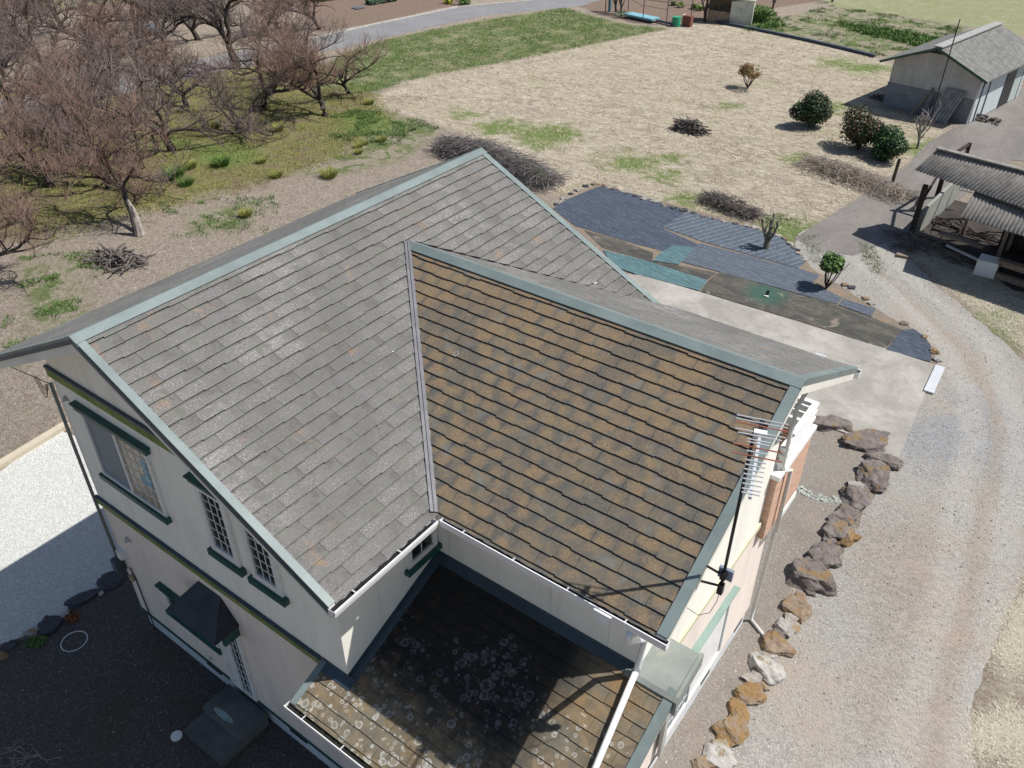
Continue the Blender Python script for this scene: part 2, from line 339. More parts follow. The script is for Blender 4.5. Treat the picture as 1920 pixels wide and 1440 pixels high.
def m_ground():
    b = NB('field_ground', .97, 0, .1)
    p = b.geo(); big = b.noise(.22, 5, .6, .6); mid = b.noise(1.1, 7, .7, .8); st1 = b.noise(5.5, 8, .78, 2.2); st2 = b.noise(16, 6, .75, 1.5); fine = b.noise(55, 3, .75, .4)
    st = b.math('ADD', b.math('MULTIPLY', st1, .55), b.math('MULTIPLY', st2, .45))
    wob = b.math('ADD', b.math('MULTIPLY', b.math('SUBTRACT', mid, .5), 3.2), b.math('MULTIPLY', b.math('SUBTRACT', st, .5), 2.6))
    dirt = b.ramp(st, [(.37, (.12, .09, .068)), (.45, (.24, .19, .148)), (.52, (.38, .32, .26)), (.60, (.58, .53, .45))]); dirt = b.mix(b.mr(mid, .48, .60, 0, .8), dirt, b.mix(b.mr(st2, .38, .6), (.22, .165, .128), (.50, .44, .36)))
    dirt = b.mix(b.math('MULTIPLY', b.mr(mid, .56, .68), b.mr(st2, .4, .6)), dirt, (.16, .20, .075))
    sst = b.math('ADD', b.math('MULTIPLY', b.noise(3.2, 8, .74, 1.6, b.mapv(p, (.45, 1.5, 1), rot=(0, 0, -.55))), .6), b.math('MULTIPLY', st2, .4)); straw = b.ramp(sst, [(.37, (.23, .18, .135)), (.45, (.375, .315, .235)), (.51, (.52, .455, .35)), (.59, (.68, .625, .51))])
    straw = b.mix(b.math('MULTIPLY', b.mr(mid, .50, .62), .75), straw, b.mix(b.mr(st2, .4, .6), (.25, .195, .15), (.42, .355, .285)))
    straw = b.mix(b.math('MULTIPLY', b.mr(big, .52, .66), b.mr(st, .42, .58, 0, .45)), straw, (.29, .31, .14))
    green = b.ramp(st, [(.38, (.055, .08, .03)), (.46, (.115, .155, .055)), (.54, (.19, .23, .10)), (.62, (.36, .36, .22))])
    green = b.mix(b.mr(mid, .46, .56, 0, .85), green, b.mix(b.mr(st2, .4, .6), (.20, .18, .09), (.40, .38, .25)))
    moss = b.ramp(st, [(.38, (.05, .055, .027)), (.45, (.145, .14, .055)), (.53, (.28, .26, .115)), (.62, (.42, .39, .22))])
    moss = b.mix(b.mr(mid, .49, .59, 0, .85), moss, b.mix(b.mr(st2, .4, .6), (.15, .10, .07), (.30, .23, .165)))
    till = b.mix(b.mr(st, .38, .62), (.215, .15, .115), (.31, .235, .185)); row = b.n('TexWave'); row.inputs['Scale'].default_value = .9; row.inputs['Distortion'].default_value = 2; b.L(b.mapv(p, rot=(0, 0, .55)), row.inputs[0])
    till = b.mix(b.math('MULTIPLY', row.outputs['Fac'], .35), till, (.17, .12, .09))
    far = b.mix(b.mr(st, .4, .6), (.19, .235, .10), (.40, .40, .24)); far = b.mix(b.mr(mid, .45, .68, 0, .7), far, (.44, .38, .27))
    col = dirt
    def lay(col, a, c, wb=.35, soft=.35, op=1.):
        m = b.math('ADD', b.attr(a), b.math('MULTIPLY', wob, wb)); return b.mix(b.math('MULTIPLY', b.mr(m, -soft, soft), op), col, c)
    col = lay(col, 'd_orch', moss, 1.3, .6); col = lay(col, 'd_far', far, .5); col = lay(col, 'd_weed', b.mix(b.mr(mid, .44, .6), green, dirt), .8)
    col = lay(col, 'd_till', till, .25, .2); col = lay(col, 'd_green', green, .35); col = lay(col, 'd_dry', straw, .35)
    col = lay(col, 'd_patch', b.ramp(st, [(.38, (.05, .085, .022)), (.46, (.10, .165, .04)), (.53, (.19, .255, .07)), (.61, (.46, .45, .28))]), 1.3, .6, .95)
    b.bump(b.math('ADD', st, b.math('MULTIPLY', fine, .4)), 1., .12); return b.done(col)
M_GROUND = m_ground()
def m_sheet(name, c, c2, sc=(1, 8, 1), rot=0., stripe=0.):
    b = NB(name, .75, 0, .3); v = b.mapv(b.geo(), sc, rot=(0, 0, rot)); n = b.noise(1.6, 6, .7, .5, v); n2 = b.noise(9, 5, .7, .3); 
    col = b.mix(b.mr(n, .3, .7), c, c2); col = b.mix(b.mr(n2, .6, .8, 0, .45), col, tuple(min(1, x*1.8+.03) for x in c2))
    if stripe:
        w_ = b.n('TexWave'); w_.inputs['Scale'].default_value = stripe; w_.inputs['Distortion'].default_value = .4; b.L(b.mapv(b.geo(), rot=(0, 0, rot)), w_.inputs[0])
        col = b.mix(b.mr(w_.outputs['Fac'], .9, 1., 0, .4), col, tuple(x*2.6+.03 for x in c2))
    b.bump(b.noise(3, 5, .6, .8, v), 1., .12); return b.done(col)
M_NAVY = m_sheet('black_weed_sheet', (.05, .064, .09), (.08, .098, .13), (1, 2.5, 1), .5); M_NAVY2 = m_sheet('striped_weed_sheet', (.07, .088, .11), (.098, .12, .145), (1, 1, 1), .42, 1.2)
M_NAVY3 = m_sheet('grey_weed_sheet', (.088, .105, .135), (.12, .14, .172), (1, 3, 1), .6); M_TEAL = m_sheet('teal_sheet', (.075, .145, .16), (.115, .205, .215), (1, 3, 1), .3)
def m_net():
    b = NB('shade_net', .85, 0, .2); n = b.noise(.8, 6, .65, 1.4, b.mapv(b.geo(), (1, 2.2, 1), rot=(0, 0, .7))); n2 = b.noise(6, 6, .7, 1.)
    col = b.mix(b.mr(n, .35, .65), (.058, .053, .048), (.13, .112, .095)); col = b.mix(b.mr(n2, .4, .6, 0, .6), col, (.055, .065, .058))
    c = G(1437, 552); d = b.n('VectorMath'); d.operation = 'DISTANCE'; b.L(b.geo(), d.inputs[0]); d.inputs[1].default_value = c
    col = b.mix(b.mr(b.math('ADD', d.outputs['Value'], n2), 1.5, .8, 0, .8), col, (.035, .095, .07))
    col = b.mix(b.mr(b.noise(1.2, 4, .6, 1, b.mapv(b.geo(), loc=(5, 1, 0))), .58, .7, 0, .5), col, (.33, .27, .22)); b.bump(n, .8, .06); return b.done(col)
M_NET = m_net()
def m_rock(name, c1, c2, lich, lo):
    b = NB(name, .9, 0, .2); v = b.geo(); n = b.noise(5, 7, .7, .6, v); n2 = b.noise(2.2, 5, .65, .4, b.mapv(v, loc=(2, 5, 1))); f = b.noise(45, 4, .75, 0, v)
    col = b.mix(b.mr(n, .35, .65), c1, c2); col = b.mix(b.mr(f, .5, .75, 0, .4), col, tuple(x*1.6 for x in c2)); col = b.mix(b.mr(b.math('ADD', n2, b.math('MULTIPLY', f, .12)), lo, lo+.1), col, b.mix(b.mr(f, .4, .65), lich, tuple(x*.6 for x in lich)))
    b.bump(b.math('ADD', n, b.math('MULTIPLY', f, .3)), .9, .05); return b.done(col)
M_RP = m_rock('purple_rock', (.13, .112, .105), (.215, .185, .17), (.28, .19, .10), .59); M_RO = m_rock('orange_rock', (.215, .165, .125), (.28, .215, .155), (.29, .185, .085), .5)
M_RG = m_rock('grey_rock', (.26, .24, .22), (.36, .34, .32), (.38, .25, .11), .6); M_RW = m_rock('white_rock', (.34, .325, .30), (.45, .435, .41), (.33, .27, .18), .6)
M_RD = m_rock('dark_rock', (.055, .055, .06), (.09, .09, .10), (.05, .06, .04), .6); M_RC = m_rock('cobble_stone', (.30, .33, .30), (.42, .44, .40), (.3, .25, .15), .7)
M_BARK = simple('orchard_bark', (.06, .049, .042), .4, 6, .95, bump=.6, dirt=(.13, .125, .10)); M_TWIG = simple('orchard_twig', (.29, .185, .145), .35, .9, .9, dirt=(.13, .10, .10))
M_TWIG2 = simple('grey_twig', (.235, .18, .165), .35, .9, .9, dirt=(.12, .095, .09)); M_STICK = simple('dead_stick', (.15, .128, .118), .45, 3, .95, dirt=(.27, .24, .22))
M_STRAWST = simple('dry_stalk', (.36, .31, .26), .4, 3, .95, dirt=(.30, .15, .09))
M_DEADW = simple('bleached_wood', (.36, .32, .28), .4, 6, .9, bump=.4)
def m_leaf(name, c1, c2, rough=.35):
    b = NB(name, max(rough, .5), 0, .25); g = b.n('NewGeometry'); col = b.mix(g.outputs['Random Per Island'], c1, c2); return b.done(col)
M_LEAFD = m_leaf('camellia_leaf', (.012, .032, .012), (.035, .075, .03), .3); M_LEAFR = m_leaf('reddish_leaf', (.05, .022, .018), (.085, .07, .03), .45)
M_LEAFB = m_leaf('bright_leaf', (.05, .12, .025), (.16, .26, .06), .4); M_LEAFO = m_leaf('russet_leaf', (.13, .11, .045), (.30, .145, .06), .6)
M_GRASSY = m_leaf('tussock_grass', (.20, .22, .055), (.36, .36, .11), .8); M_GRASSG = m_leaf('green_grass', (.065, .13, .03), (.16, .25, .06), .8); M_GRASSD = m_leaf('dry_grass', (.38, .31, .20), (.62, .55, .40), .9)
M_WEED = m_leaf('weed_leaf', (.06, .13, .035), (.14, .22, .06), .7)
M_WOODD = simple('dark_timber', (.05, .032, .028), .4, 5, .9); M_WOODL = simple('weathered_board', (.26, .20, .15), .35, 4, .9, dirt=(.16, .13, .11))
# ------------------------------------------------------------------ ground
def sdf(px, py, poly):
    P = np.array([(p[0], p[1]) for p in poly]); n = len(P); d = np.full(px.shape, 1e9); ins = np.zeros(px.shape, bool)
    for i in range(n):
        a = P[i]; b_ = P[(i+1) % n]; e = b_-a; wx = px-a[0]; wy = py-a[1]; t = np.clip((wx*e[0]+wy*e[1])/(e@e+1e-9), 0, 1)
        d = np.minimum(d, np.hypot(wx-e[0]*t, wy-e[1]*t))
        c = ((a[1] > py) != (b_[1] > py)); c &= px < (b_[0]-a[0])*(py-a[1])/(b_[1]-a[1]+1e-12)+a[0]; ins ^= c
    return np.where(ins, d, -d)
xs = np.concatenate([[-400, -200, -130], np.arange(-95, 30, .5), [45, 80, 200]]); ys = np.concatenate([[-150, -60, -30], np.arange(-16, 100, .5), [130, 200, 350, 600]])
X, Y = np.meshgrid(xs, ys); nx, ny = len(xs), len(ys)
vv = np.stack([X.ravel(), Y.ravel(), np.full(X.size, GZ)], 1)
idx = np.arange(nx*ny).reshape(ny, nx); ff = np.stack([idx[:-1, :-1], idx[:-1, 1:], idx[1:, 1:], idx[1:, :-1]], -1).reshape(-1, 4)
gnd = mesh('ground', vv.tolist(), ff.tolist(), M_GROUND); tag(gnd, kind='structure')
REG = dict(
 d_dry=[[(690, 190), (760, 152), (1000, 105), (1255, 54), (1330, 38), (1400, 48), (1640, 108), (1705, 135), (1650, 200), (1785, 250), (1650, 345), (1490, 445), (1420, 425), (1290, 395), (1120, 345), (1050, 370), (1010, 320), (880, 255), (800, 225), (730, 210)],
        [(2100, 1040), (1925, 1080), (1890, 1180), (1860, 1250), (1835, 1350), (1830, 1500), (2100, 1500)], [(1700, 470), (1760, 530), (1830, 590), (1930, 660), (2100, 700), (2100, 420), (1800, 420)]],
 d_green=[[(560, 150), (650, 98), (740, 70), (880, 42), (1060, 14), (1110, 30), (1180, 46), (1255, 54), (1000, 107), (760, 153), (700, 175), (620, 170)]],
 d_orch=[[(-500, 220), (100, 160), (300, 150), (560, 110), (690, 150), (740, 215), (690, 290), (560, 325), (380, 370), (250, 400), (60, 440), (-300, 500)]],
 d_far=[[(1560, 12), (1700, 32), (1820, 50), (2100, 95), (2600, 150), (2600, -250), (1500, -250), (1500, -20)], [(-300, 40), (80, 22), (330, -10), (330, -200), (-600, -200)]],
 d_weed=[[(1395, 52), (1560, 10), (1820, 50), (1780, 80), (1700, 110), (1640, 104)], [(560, 330), (760, 215), (830, 240), (760, 300), (640, 330)], [(340, 400), (470, 380), (470, 430), (360, 440)], [(30, 500), (160, 480), (170, 620), (60, 640)]],
 d_till=[[(590, 62), (700, 44), (880, 4), (900, -40), (300, -80), (560, 10)], [(1068, 4), (1120, 26), (1190, 44), (1330, 40), (1420, 20), (1560, -2), (1560, -60), (1060, -60)]],
 d_patch=[])
for (a, b_, r1, r2) in ((935, 238, 50, 14), (1030, 252, 60, 16), (1010, 268, 40, 10), (1190, 306, 55, 16), (1250, 330, 35, 8), (1150, 292, 40, 8), (1480, 432, 60, 18), (1290, 372, 40, 10), (1720, 275, 60, 12), (1620, 128, 50, 10), (1570, 118, 30, 8), (1560, 200, 30, 10), (1365, 200, 18, 5), (870, 215, 30, 8), (1500, 300, 25, 6), (1260, 295, 25, 6), (420, 290, 70, 22), (300, 270, 60, 14), (690, 230, 60, 20), (1890, 620, 30, 20), (1850, 590, 20, 8)):
    REG['d_patch'].append([(a+r1*math.cos(t*math.pi/6), b_+r2*math.sin(t*math.pi/6)) for t in range(12)])
for k, L_ in REG.items():
    d = np.full(X.size, -1e3)
    for poly in L_: d = np.maximum(d, sdf(X.ravel(), Y.ravel(), GP(poly)))
    at_ = gnd.data.attributes.new(k, 'FLOAT', 'POINT'); at_.data.foreach_set('value', d.astype('f'))
# roads and yards, each a sheet of its own
cl = [(1250, -52), (1060, 5), (880, 22), (740, 52), (620, 80), (520, 98), (400, 120), (300, 142), (180, 170), (0, 205), (-300, 260)]
c3 = GP(cl); Lf, Rt = [], []
for i, p in enumerate(c3):
    d = (c3[min(i+1, len(c3)-1)]-c3[max(i-1, 0)]); n = Vector((-d.y, d.x, 0)).normalized(); Lf.append(p+n*1.75); Rt.append(p-n*1.75)
sheet('road', Lf+Rt[::-1], M_ROAD, .006, .4, .05, 3)
M_LINE = simple('verge_stone', (.5, .47, .43), .2, 3, .9)
kb = MB()
for a, b_ in zip(Rt[:6], Rt[1:6]): kb.bar(a+Vector((0, 0, .04)), b_+Vector((0, 0, .04)), .12, .1)
tag(kb.build('road_kerb', M_LINE), kind='structure')
drive = GP([(1497, 438), (1540, 420), (1600, 415), (1700, 440), (1700, 480), (1760, 540), (1840, 605), (1925, 680), (2250, 800), (2200, 1000), (2000, 1050), (1915, 1085), (1880, 1180), (1850, 1250), (1822, 1350), (1815, 1500), (1790, 1750), (1150, 1750), (1290, 1450), (1335, 1385), (1400, 1290), (1450, 1220), (1510, 1120), (1580, 1030), (1640, 930), (1672, 870), (1745, 690), (1752, 660), (1700, 610), (1640, 585), (1570, 540), (1515, 500), (1490, 460)])
sheet('driveway', drive, M_DRIVE, .008, .12, .09, 4)
sheet('lane', GP([(1488, 446), (1600, 378), (1700, 310), (1740, 268), (1820, 222), (1925, 160), (2150, 60), (2300, 120), (2150, 330), (1900, 300), (1760, 400), (1690, 445), (1600, 480), (1530, 470)]), M_LANE, .014, .3, .04, 5)
sheet('garden_bed', GP([(1400, 780), (1525, 790), (1590, 820), (1660, 860), (1640, 900), (1600, 960), (1530, 1070), (1460, 1200), (1400, 1290), (1340, 1380), (1290, 1460), (1150, 1750), (900, 1700), (1200, 1200)]), M_BEDR, .012, .1, .05, 6)
apr = [Vector((-6, 2, 0))]+GP([(1060, 395), (1205, 517), (1310, 548), (1480, 600), (1660, 655), (1755, 686), (1680, 872)])+[G(1640, 850), G(1590, 815), G(1525, 792), Vector((4.6, 5.2, 0)), Vector((3, .5, 0))]
apr[1] = Vector((-7, 10.0, 0))
sheet('concrete_apron', apr, M_APRON, .03, thick=.1)
sheet('planting_soil', GP([(900, 420), (1035, 388), (1120, 346), (1290, 392), (1425, 425), (1485, 458), (1520, 500), (1580, 540), (1660, 590), (1700, 612), (1745, 645), (1757, 688), (1660, 656), (1480, 600), (1310, 550), (1200, 517), (1060, 470)]), m_gravel('bed_dirt', (.19, .155, .12), (.25, .205, .16), (.18, .14, .10), .8, .5, 26, .3), .010, .2, .08, 8)
sheet('gravel_yard', GP([(-250, 1000), (0, 884), (120, 806), (200, 860), (300, 1040), (215, 1085), (150, 1130), (60, 1190), (-20, 1215), (-250, 1330)]), M_YARD, .009, .12, .05, 9)
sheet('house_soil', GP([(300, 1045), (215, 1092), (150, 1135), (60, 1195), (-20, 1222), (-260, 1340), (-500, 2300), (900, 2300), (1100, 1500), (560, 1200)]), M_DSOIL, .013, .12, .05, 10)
cb = MB(); a, b_ = G(-60, 912), G(128, 798); cb.bar(a+Vector((0, 0, .04)), b_+Vector((0, 0, .04)), .22, .16); cb.build('yard_kerb', m_concrete('kerb_concrete', (.5, .44, .33), (.42, .37, .29)))['kind'] = 'structure'
# ------------------------------------------------------------------ house
PT = math.radians(26.305); c_, s_ = math.cos(PT), math.sin(PT); T_ = math.tan(PT)
RZ = 7.933; LM = 4.477; XE = LM*c_; EZ = RZ-LM*s_; Y0, Y1 = -6.751, 1.169
YW = -1.793; LW = 3.486; ZW = 7.493; XV = (RZ-ZW)/T_; HW = LW*c_; XW = 7.197; WX = 6.54; WY = -4.0; GY = -6.0; XL, XR = -3.08, 3.11
XLE = -3.3                       # left eave
house = empty('house', (0, 0, GZ), 'two storey pale house with grey and rust mottled slate gable roofs', 'house')
HP = dict(parent=house)
def clip_poly(sub, clipp):
    out = sub
    n = len(clipp)
    for i in range(n):
        a, b_ = clipp[i], clipp[(i+1) % n]; inp = out; out = []
        def side(p): return (b_[0]-a[0])*(p[1]-a[1])-(b_[1]-a[1])*(p[0]-a[0])
        for j in range(len(inp)):
            p, q = inp[j], inp[(j+1) % len(inp)]; sp, sq = side(p), side(q)
            if sp >= -1e-9: out.append(p)
            if (sp > 0) != (sq > 0) and abs(sp-sq) > 1e-12:
                t = sp/(sp-sq)
                if 0 < t < 1: out.append((p[0]+(q[0]-p[0])*t, p[1]+(q[1]-p[1])*t))
        if not out: return []
    return out
def ccw(p):
    A = sum(p[i][0]*p[(i+1) % len(p)][1]-p[(i+1) % len(p)][0]*p[i][1] for i in range(len(p))); return p if A > 0 else p[::-1]
def slates(name, P0, U, D, clips, mat, seed=0, ex=.182, hb=.022):
    P0, U, D = Vector(P0), Vector(U), Vector(D); N = U.cross(D); N = -N if N.z < 0 else N
    rg = random.Random(seed); V = []; F = []; UV = []
    for clipp in clips:
        clipp = ccw(clipp); u0 = min(p[0] for p in clipp); u1 = max(p[0] for p in clipp); dmax = max(p[1] for p in clipp); dmin = min(p[1] for p in clipp)
        for r in range(int(dmin/ex+1e-6), int(math.ceil(dmax/ex-1e-6))):
            d0, d1 = r*ex, (r+1)*ex; off = -(r % 2)*.455; k = int(math.floor((u0-off)/.91))-1
            while off+k*.91 < u1:
                for t in range(3):
                    ua = off+k*.91+t*.30333; ub = ua+.30333; rr = random.Random((k*3+t)*7919+r*104729+seed); dr = (0., .013, .005)[t]+rr.uniform(-.004, .004)
                    ua2 = ua+(.002 if t == 0 else 0); ub2 = ub-(.002 if t == 2 else 0); lift = rr.uniform(0, .0025)
                    tl = rr.uniform(-.001, .001); q = clip_poly([(ua2, d0), (ub2, d0), (ub2, d1+dr+tl), (ua2, d1+dr)], clipp)
                    if len(q) < 3: continue
                    base = len(V)
                    for (u, d) in q:
                        h = .003+(hb-.003+lift)*(d-d0)/ex; V.append(P0+U*u+D*d+N*h); UV.append((u, min(d, d1-.002)))
                    F.append(tuple(range(base, base+len(q))))
                    for i in range(len(q)):
                        a, b_ = q[i], q[(i+1) % len(q)]
                        if a[1] > d1-.004 and b_[1] > d1-.004 and abs(a[0]-b_[0]) > 1e-4:
                            n = len(V); V.extend([V[base+i], V[base+(i+1) % len(q)], P0+U*b_[0]+D*(b_[1]-.001)-N*.006, P0+U*a[0]+D*(a[1]-.001)-N*.006]); UV.extend([(a[0], -9.)]*4); F.append((n, n+1, n+2, n+3))
                k += 1
    o = mesh(name, V, F, mat, house, UV); return o
# upper walls, lower walls, foundation
mb = MB()
zt = lambda x: RZ-abs(x)*T_-.17
mb.prism([(XL, GY, 3.0), (XR, GY, 3.0), (XR, GY, zt(XR)), (0, GY, zt(0)), (XL, GY, zt(XL))], (0, 6.45, 0))
zw = lambda y: ZW-abs(y-YW)*T_-.17
mb2 = [(0, WY, 3.0), (0, .414, 3.0), (0, .414, zw(.414)), (0, YW, zw(YW)), (0, WY, zw(WY))]
mb.prism([(q[0]+2.5, q[1], q[2]) for q in mb2], (WX-2.5, 0, 0))
mb.build('upper_wall', M_WALLU, house)
mb = MB(); mb.prism([(XL, GY, .15), (WX, GY, .15), (WX, 1.1, .15), (XR, 1.1, .15), (XR, .447, .15), (XL, .447, .15)], (0, 0, 2.85))
mb.prism([(XR+.01, GY+.001, 3.001), (XR+.01, WY+.05, 3.001), (XR+.01, WY+.05, 3.66), (XR+.01, GY+.001, 2.95)], (WX-XR-.012, 0, 0)); mb.build('lower_wall', M_WALLL, house)
mb = MB(); mb.prism([(XL+.04, GY+.04, GZ), (WX-.04, GY+.04, GZ), (WX-.04, 1.06, GZ), (XR-.04, 1.06, GZ), (XR-.04, .40, GZ), (XL+.04, .40, GZ)], (0, 0, .5)); mb.build('foundation', M_FOUND, house)
mb = MB(); mb.box((XL-.03, GY-.03, .13), (WX+.03, GY-.001, .165)); mb.build('drip_trim', M_GREEN, house)
for x in (-1.15, 1.15, 3.4): MB().box((x, GY+.02, -.1), (x+.42, GY+.046, .06)).build('foundation_vent', M_BLACK, house)
for y in (-2.9, -.9, .55): MB().box((WX-.05, y, -.12), (WX-.03, y+.35, .02)).build('foundation_vent', M_BLACK, house)
# belts
MB().box((XL-.04, GY-.05, 2.98), (2.58, GY-.001, 3.11)).build('belt_trim', M_BELT, house)
MB().box((XL-.045, GY-.058, 3.111), (2.58, GY-.001, 3.14)).build('belt_flashing', M_METALD, house)
zb = 5.72; MB().box((XL-.02, GY-.045, zb), (2.2, GY-.001, zb+.16)).build('gable_belt', M_BELT, house)
MB().box((XL-.02, GY-.06, zb+.161), (2.2, GY-.001, zb+.2)).build('belt_flashing', M_METALD, house)
MB().box((WX+.001, -3.3, 2.98), (WX+.045, .35, 3.1)).build('belt_trim', M_BELTY, house)
MB().box((WX+.001, WY, 5.0), (WX+.03, .3, 5.04)).build('belt_trim', M_SAGE, house)
# roof decks (chevron slabs give the barge boards and soffits)
def dk(y): return [(XE-.01, y, EZ-.012), (0, y, RZ-.012), (XLE, y, RZ+XLE*T_-.012), (XLE, y, RZ+XLE*T_-.2), (0, y, RZ-.21), (XE-.01, y, EZ-.2)]
mb = MB(); mb.prism(dk(Y0+.012), (0, Y1-Y0-.024, 0)); md = mb.build('roof_deck', M_BARGE, house)
def dw(x): return [(x, YW-HW+.01, EZ-.015), (x, YW, ZW-.015), (x, YW+HW-.01, EZ-.015), (x, YW+HW-.01, EZ-.19), (x, YW, ZW-.2), (x, YW-HW+.01, EZ-.19)]
mb = MB(); mb.prism(dw(XV+.9), (XW-XV-.912, 0, 0)); mb.build('roof_deck', M_BARGE, house)
# dark underlay sheets just under the slates
def under(pts): return [Vector(p)+Vector((0, 0, -.003)) for p in pts]
mb = MB(); mb.quad(*under([(0, Y0+.02, RZ), (XE, Y0+.02, EZ), (XE, Y1-.02, EZ), (0, Y1-.02, RZ)]))
mb.quad(*under([(XV, YW, ZW), (XE, YW-HW, EZ), (XW-.02, YW-HW, EZ), (XW-.02, YW, ZW)])); mb.quad(*under([(XV, YW, ZW), (XW-.02, YW, ZW), (XW-.02, YW+HW, EZ), (XE, YW+HW, EZ)]))
mb.build('roof_underlay', M_DECK, house)
Dm = (c_, 0, -s_); Uy = (0, 1, 0)
slates('roof_slates', (0, Y0, RZ), Uy, Dm, [[(.1, .1), (.1, LM+.02), (YW-HW-Y0+.1, LM+.02), (YW-Y0+.1, LM-LW+.05), (YW-Y0+.1, .1)], [(YW-Y0+.1, .1), (YW-Y0+.1, LM-LW+.02), (Y1-Y0-.08, LM-LW+(Y1-YW-.08)/HW*LW), (Y1-Y0-.08, .1)]], M_SLM, 1)
slates('roof_slates', (0, Y1, RZ), (0, -1, 0), (-c_, 0, -s_), [[(.1, .1), (Y1-Y0-.1, .1), (Y1-Y0-.1, -XLE/c_+.02), (.1, -XLE/c_+.02)]], M_SLM, 2)
slates('roof_slates', (0, YW, ZW), (1, 0, 0), (0, -c_, -s_), [[(XV+.1, .08), (XW-.12, .08), (XW-.12, LW+.02), (XE+.03, LW+.02)]], M_SLW, 3, hb=.021)
slates('roof_slates', (0, YW, ZW), (1, 0, 0), (0, c_, -s_), [[(XV+.03, .08), (XW-.1, .08), (XW-.1, LW+.02), (XE+.03, LW+.02)]], M_SLM, 4)
# lower roof
LT = .4; la = math.atan(LT); lc, ls = math.cos(la), math.sin(la); LY = -6.64; LZ = lambda y: 3.87+LT*(y+4.0)
LX0, LX1 = 2.58, 7.13
mb = MB(); 
def lslab(x0, x1, y0, y1): mb.prism([(x0, y0, LZ(y0)-.014), (x0, y1, LZ(y1)-.014), (x0, y1, LZ(y1)-.16), (x0, y0, LZ(y0)-.16)], (x1-x0, 0, 0))
lslab(LX0+.01, LX1-.01, LY, GY-.001); lslab(XR+.001, LX1-.01, GY-.001, WY+.01); mb.build('lower_roof_deck', M_BARGE, house)
mb = MB(); mb.quad(*under([(LX0+.02, LY, LZ(LY)), (LX1-.02, LY, LZ(LY)), (LX1-.02, GY, LZ(GY)), (LX0+.02, GY, LZ(GY))])); mb.quad(*under([(XR, GY, LZ(GY)), (LX1-.02, GY, LZ(GY)), (LX1-.02, WY, LZ(WY)), (XR, WY, LZ(WY))])); mb.build('roof_underlay', M_DECK, house)
dd = lambda y: (-4.0-y)/lc
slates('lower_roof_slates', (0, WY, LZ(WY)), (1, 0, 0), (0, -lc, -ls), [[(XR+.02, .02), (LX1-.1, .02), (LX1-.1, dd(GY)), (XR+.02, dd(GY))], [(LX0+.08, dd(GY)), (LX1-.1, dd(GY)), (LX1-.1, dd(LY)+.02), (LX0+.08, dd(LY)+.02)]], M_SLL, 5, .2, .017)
def strip(mbx, A, B, wdir, nrm, wd, h0, drop=None, th=.0):
    """metal strip from A to B, width wd along wdir, lifted h0 on normal, outer edge folded down by drop"""
    A, B, wdir, nrm = Vector(A), Vector(B), Vector(wdir).normalized(), Vector(nrm).normalized()
    a0, b0 = A+nrm*h0, B+nrm*h0; a1, b1 = a0+wdir*wd, b0+wdir*wd; mbx.quad(a0, b0, b1, a1); mbx.quad(a1, b1, b1-nrm*(h0), a1-nrm*h0)
    if drop: mbx.quad(a0, b0, b0-Vector((0, 0, drop)), a0-Vector((0, 0, drop)))
NM = Vector((s_, 0, c_)); NML = Vector((-s_, 0, c_)); NWn = Vector((0, -s_, c_)); NWf = Vector((0, s_, c_)); NL = Vector((0, -ls, lc))
# ridge caps
mb = MB()
def ridge(A, B, dn, nn, wd=.125):
    A, B = Vector(A), Vector(B)
    for d, n in zip(dn, nn):
        d = Vector(d); top = .042
        mb.quad(A+Vector((0, 0, top)), B+Vector((0, 0, top)), B+d*wd+n*.04, A+d*wd+n*.04); mb.quad(A+d*wd+n*.04, B+d*wd+n*.04, B+d*wd+n*.012, A+d*wd+n*.012)
        mb.quad(A+d*wd+n*.014, B+d*wd+n*.014, B+d*(wd+.035)+n*.014, A+d*(wd+.035)+n*.014)
        for e in (A, B): mb.quad(e+Vector((0, 0, top)), e+d*wd+n*.04, e+d*wd, e)
ridge((0, Y0-.012, RZ), (0, Y1+.012, RZ), (Dm, (-c_, 0, -s_)), (NM, NML)); mb.build('ridge_cap', M_METAL, house)
mb = MB(); ridge((XV-.02, YW, ZW), (XW+.012, YW, ZW), ((0, -c_, -s_), (0, c_, -s_)), (NWn, NWf)); mb.build('ridge_cap', M_METAL, house)
# rakes
def rake(*a): m_ = MB(); strip(m_, *a); m_.build('rake_trim', M_METAL, house)
rake( (0, Y0, RZ), (XE, Y0, EZ), (0, 1, 0), NM, .10, .032, .04); rake((0, Y1, RZ), (XE, Y1, EZ), (0, -1, 0), NM, .12, .03, .10)
rake((0, Y0, RZ), (XLE, Y0, RZ+XLE*T_), (0, 1, 0), NML, .12, .03, .09); rake((0, Y1, RZ), (XLE, Y1, RZ+XLE*T_), (0, -1, 0), NML, .12, .03, .10)
rake((XW, YW, ZW), (XW, YW-HW, EZ), (-1, 0, 0), NWn, .12, .034, .09); rake((XW, YW, ZW), (XW, YW+HW, EZ), (-1, 0, 0), NWf, .12, .032, .09)
mb = MB(); mb.prism([(0, Y0-.006, RZ-.012), (XE, Y0-.006, EZ-.012), (XE, Y0-.006, EZ-.1), (0, Y0-.006, RZ-.1)], (0, .015, 0)); mb.prism([(0, Y0-.006, RZ-.012), (XLE, Y0-.006, RZ+XLE*T_-.012), (XLE, Y0-.006, RZ+XLE*T_-.075), (0, Y0-.006, RZ-.075)], (0, .015, 0)); mb.build('barge_flashing', M_METALD, house)
rake((LX1, WY, LZ(WY)), (LX1, LY, LZ(LY)), (-1, 0, 0), NL, .13, .03, .12); rake((LX0, GY, LZ(GY)), (LX0, LY, LZ(LY)), (1, 0, 0), NL, .1, .03, .12)
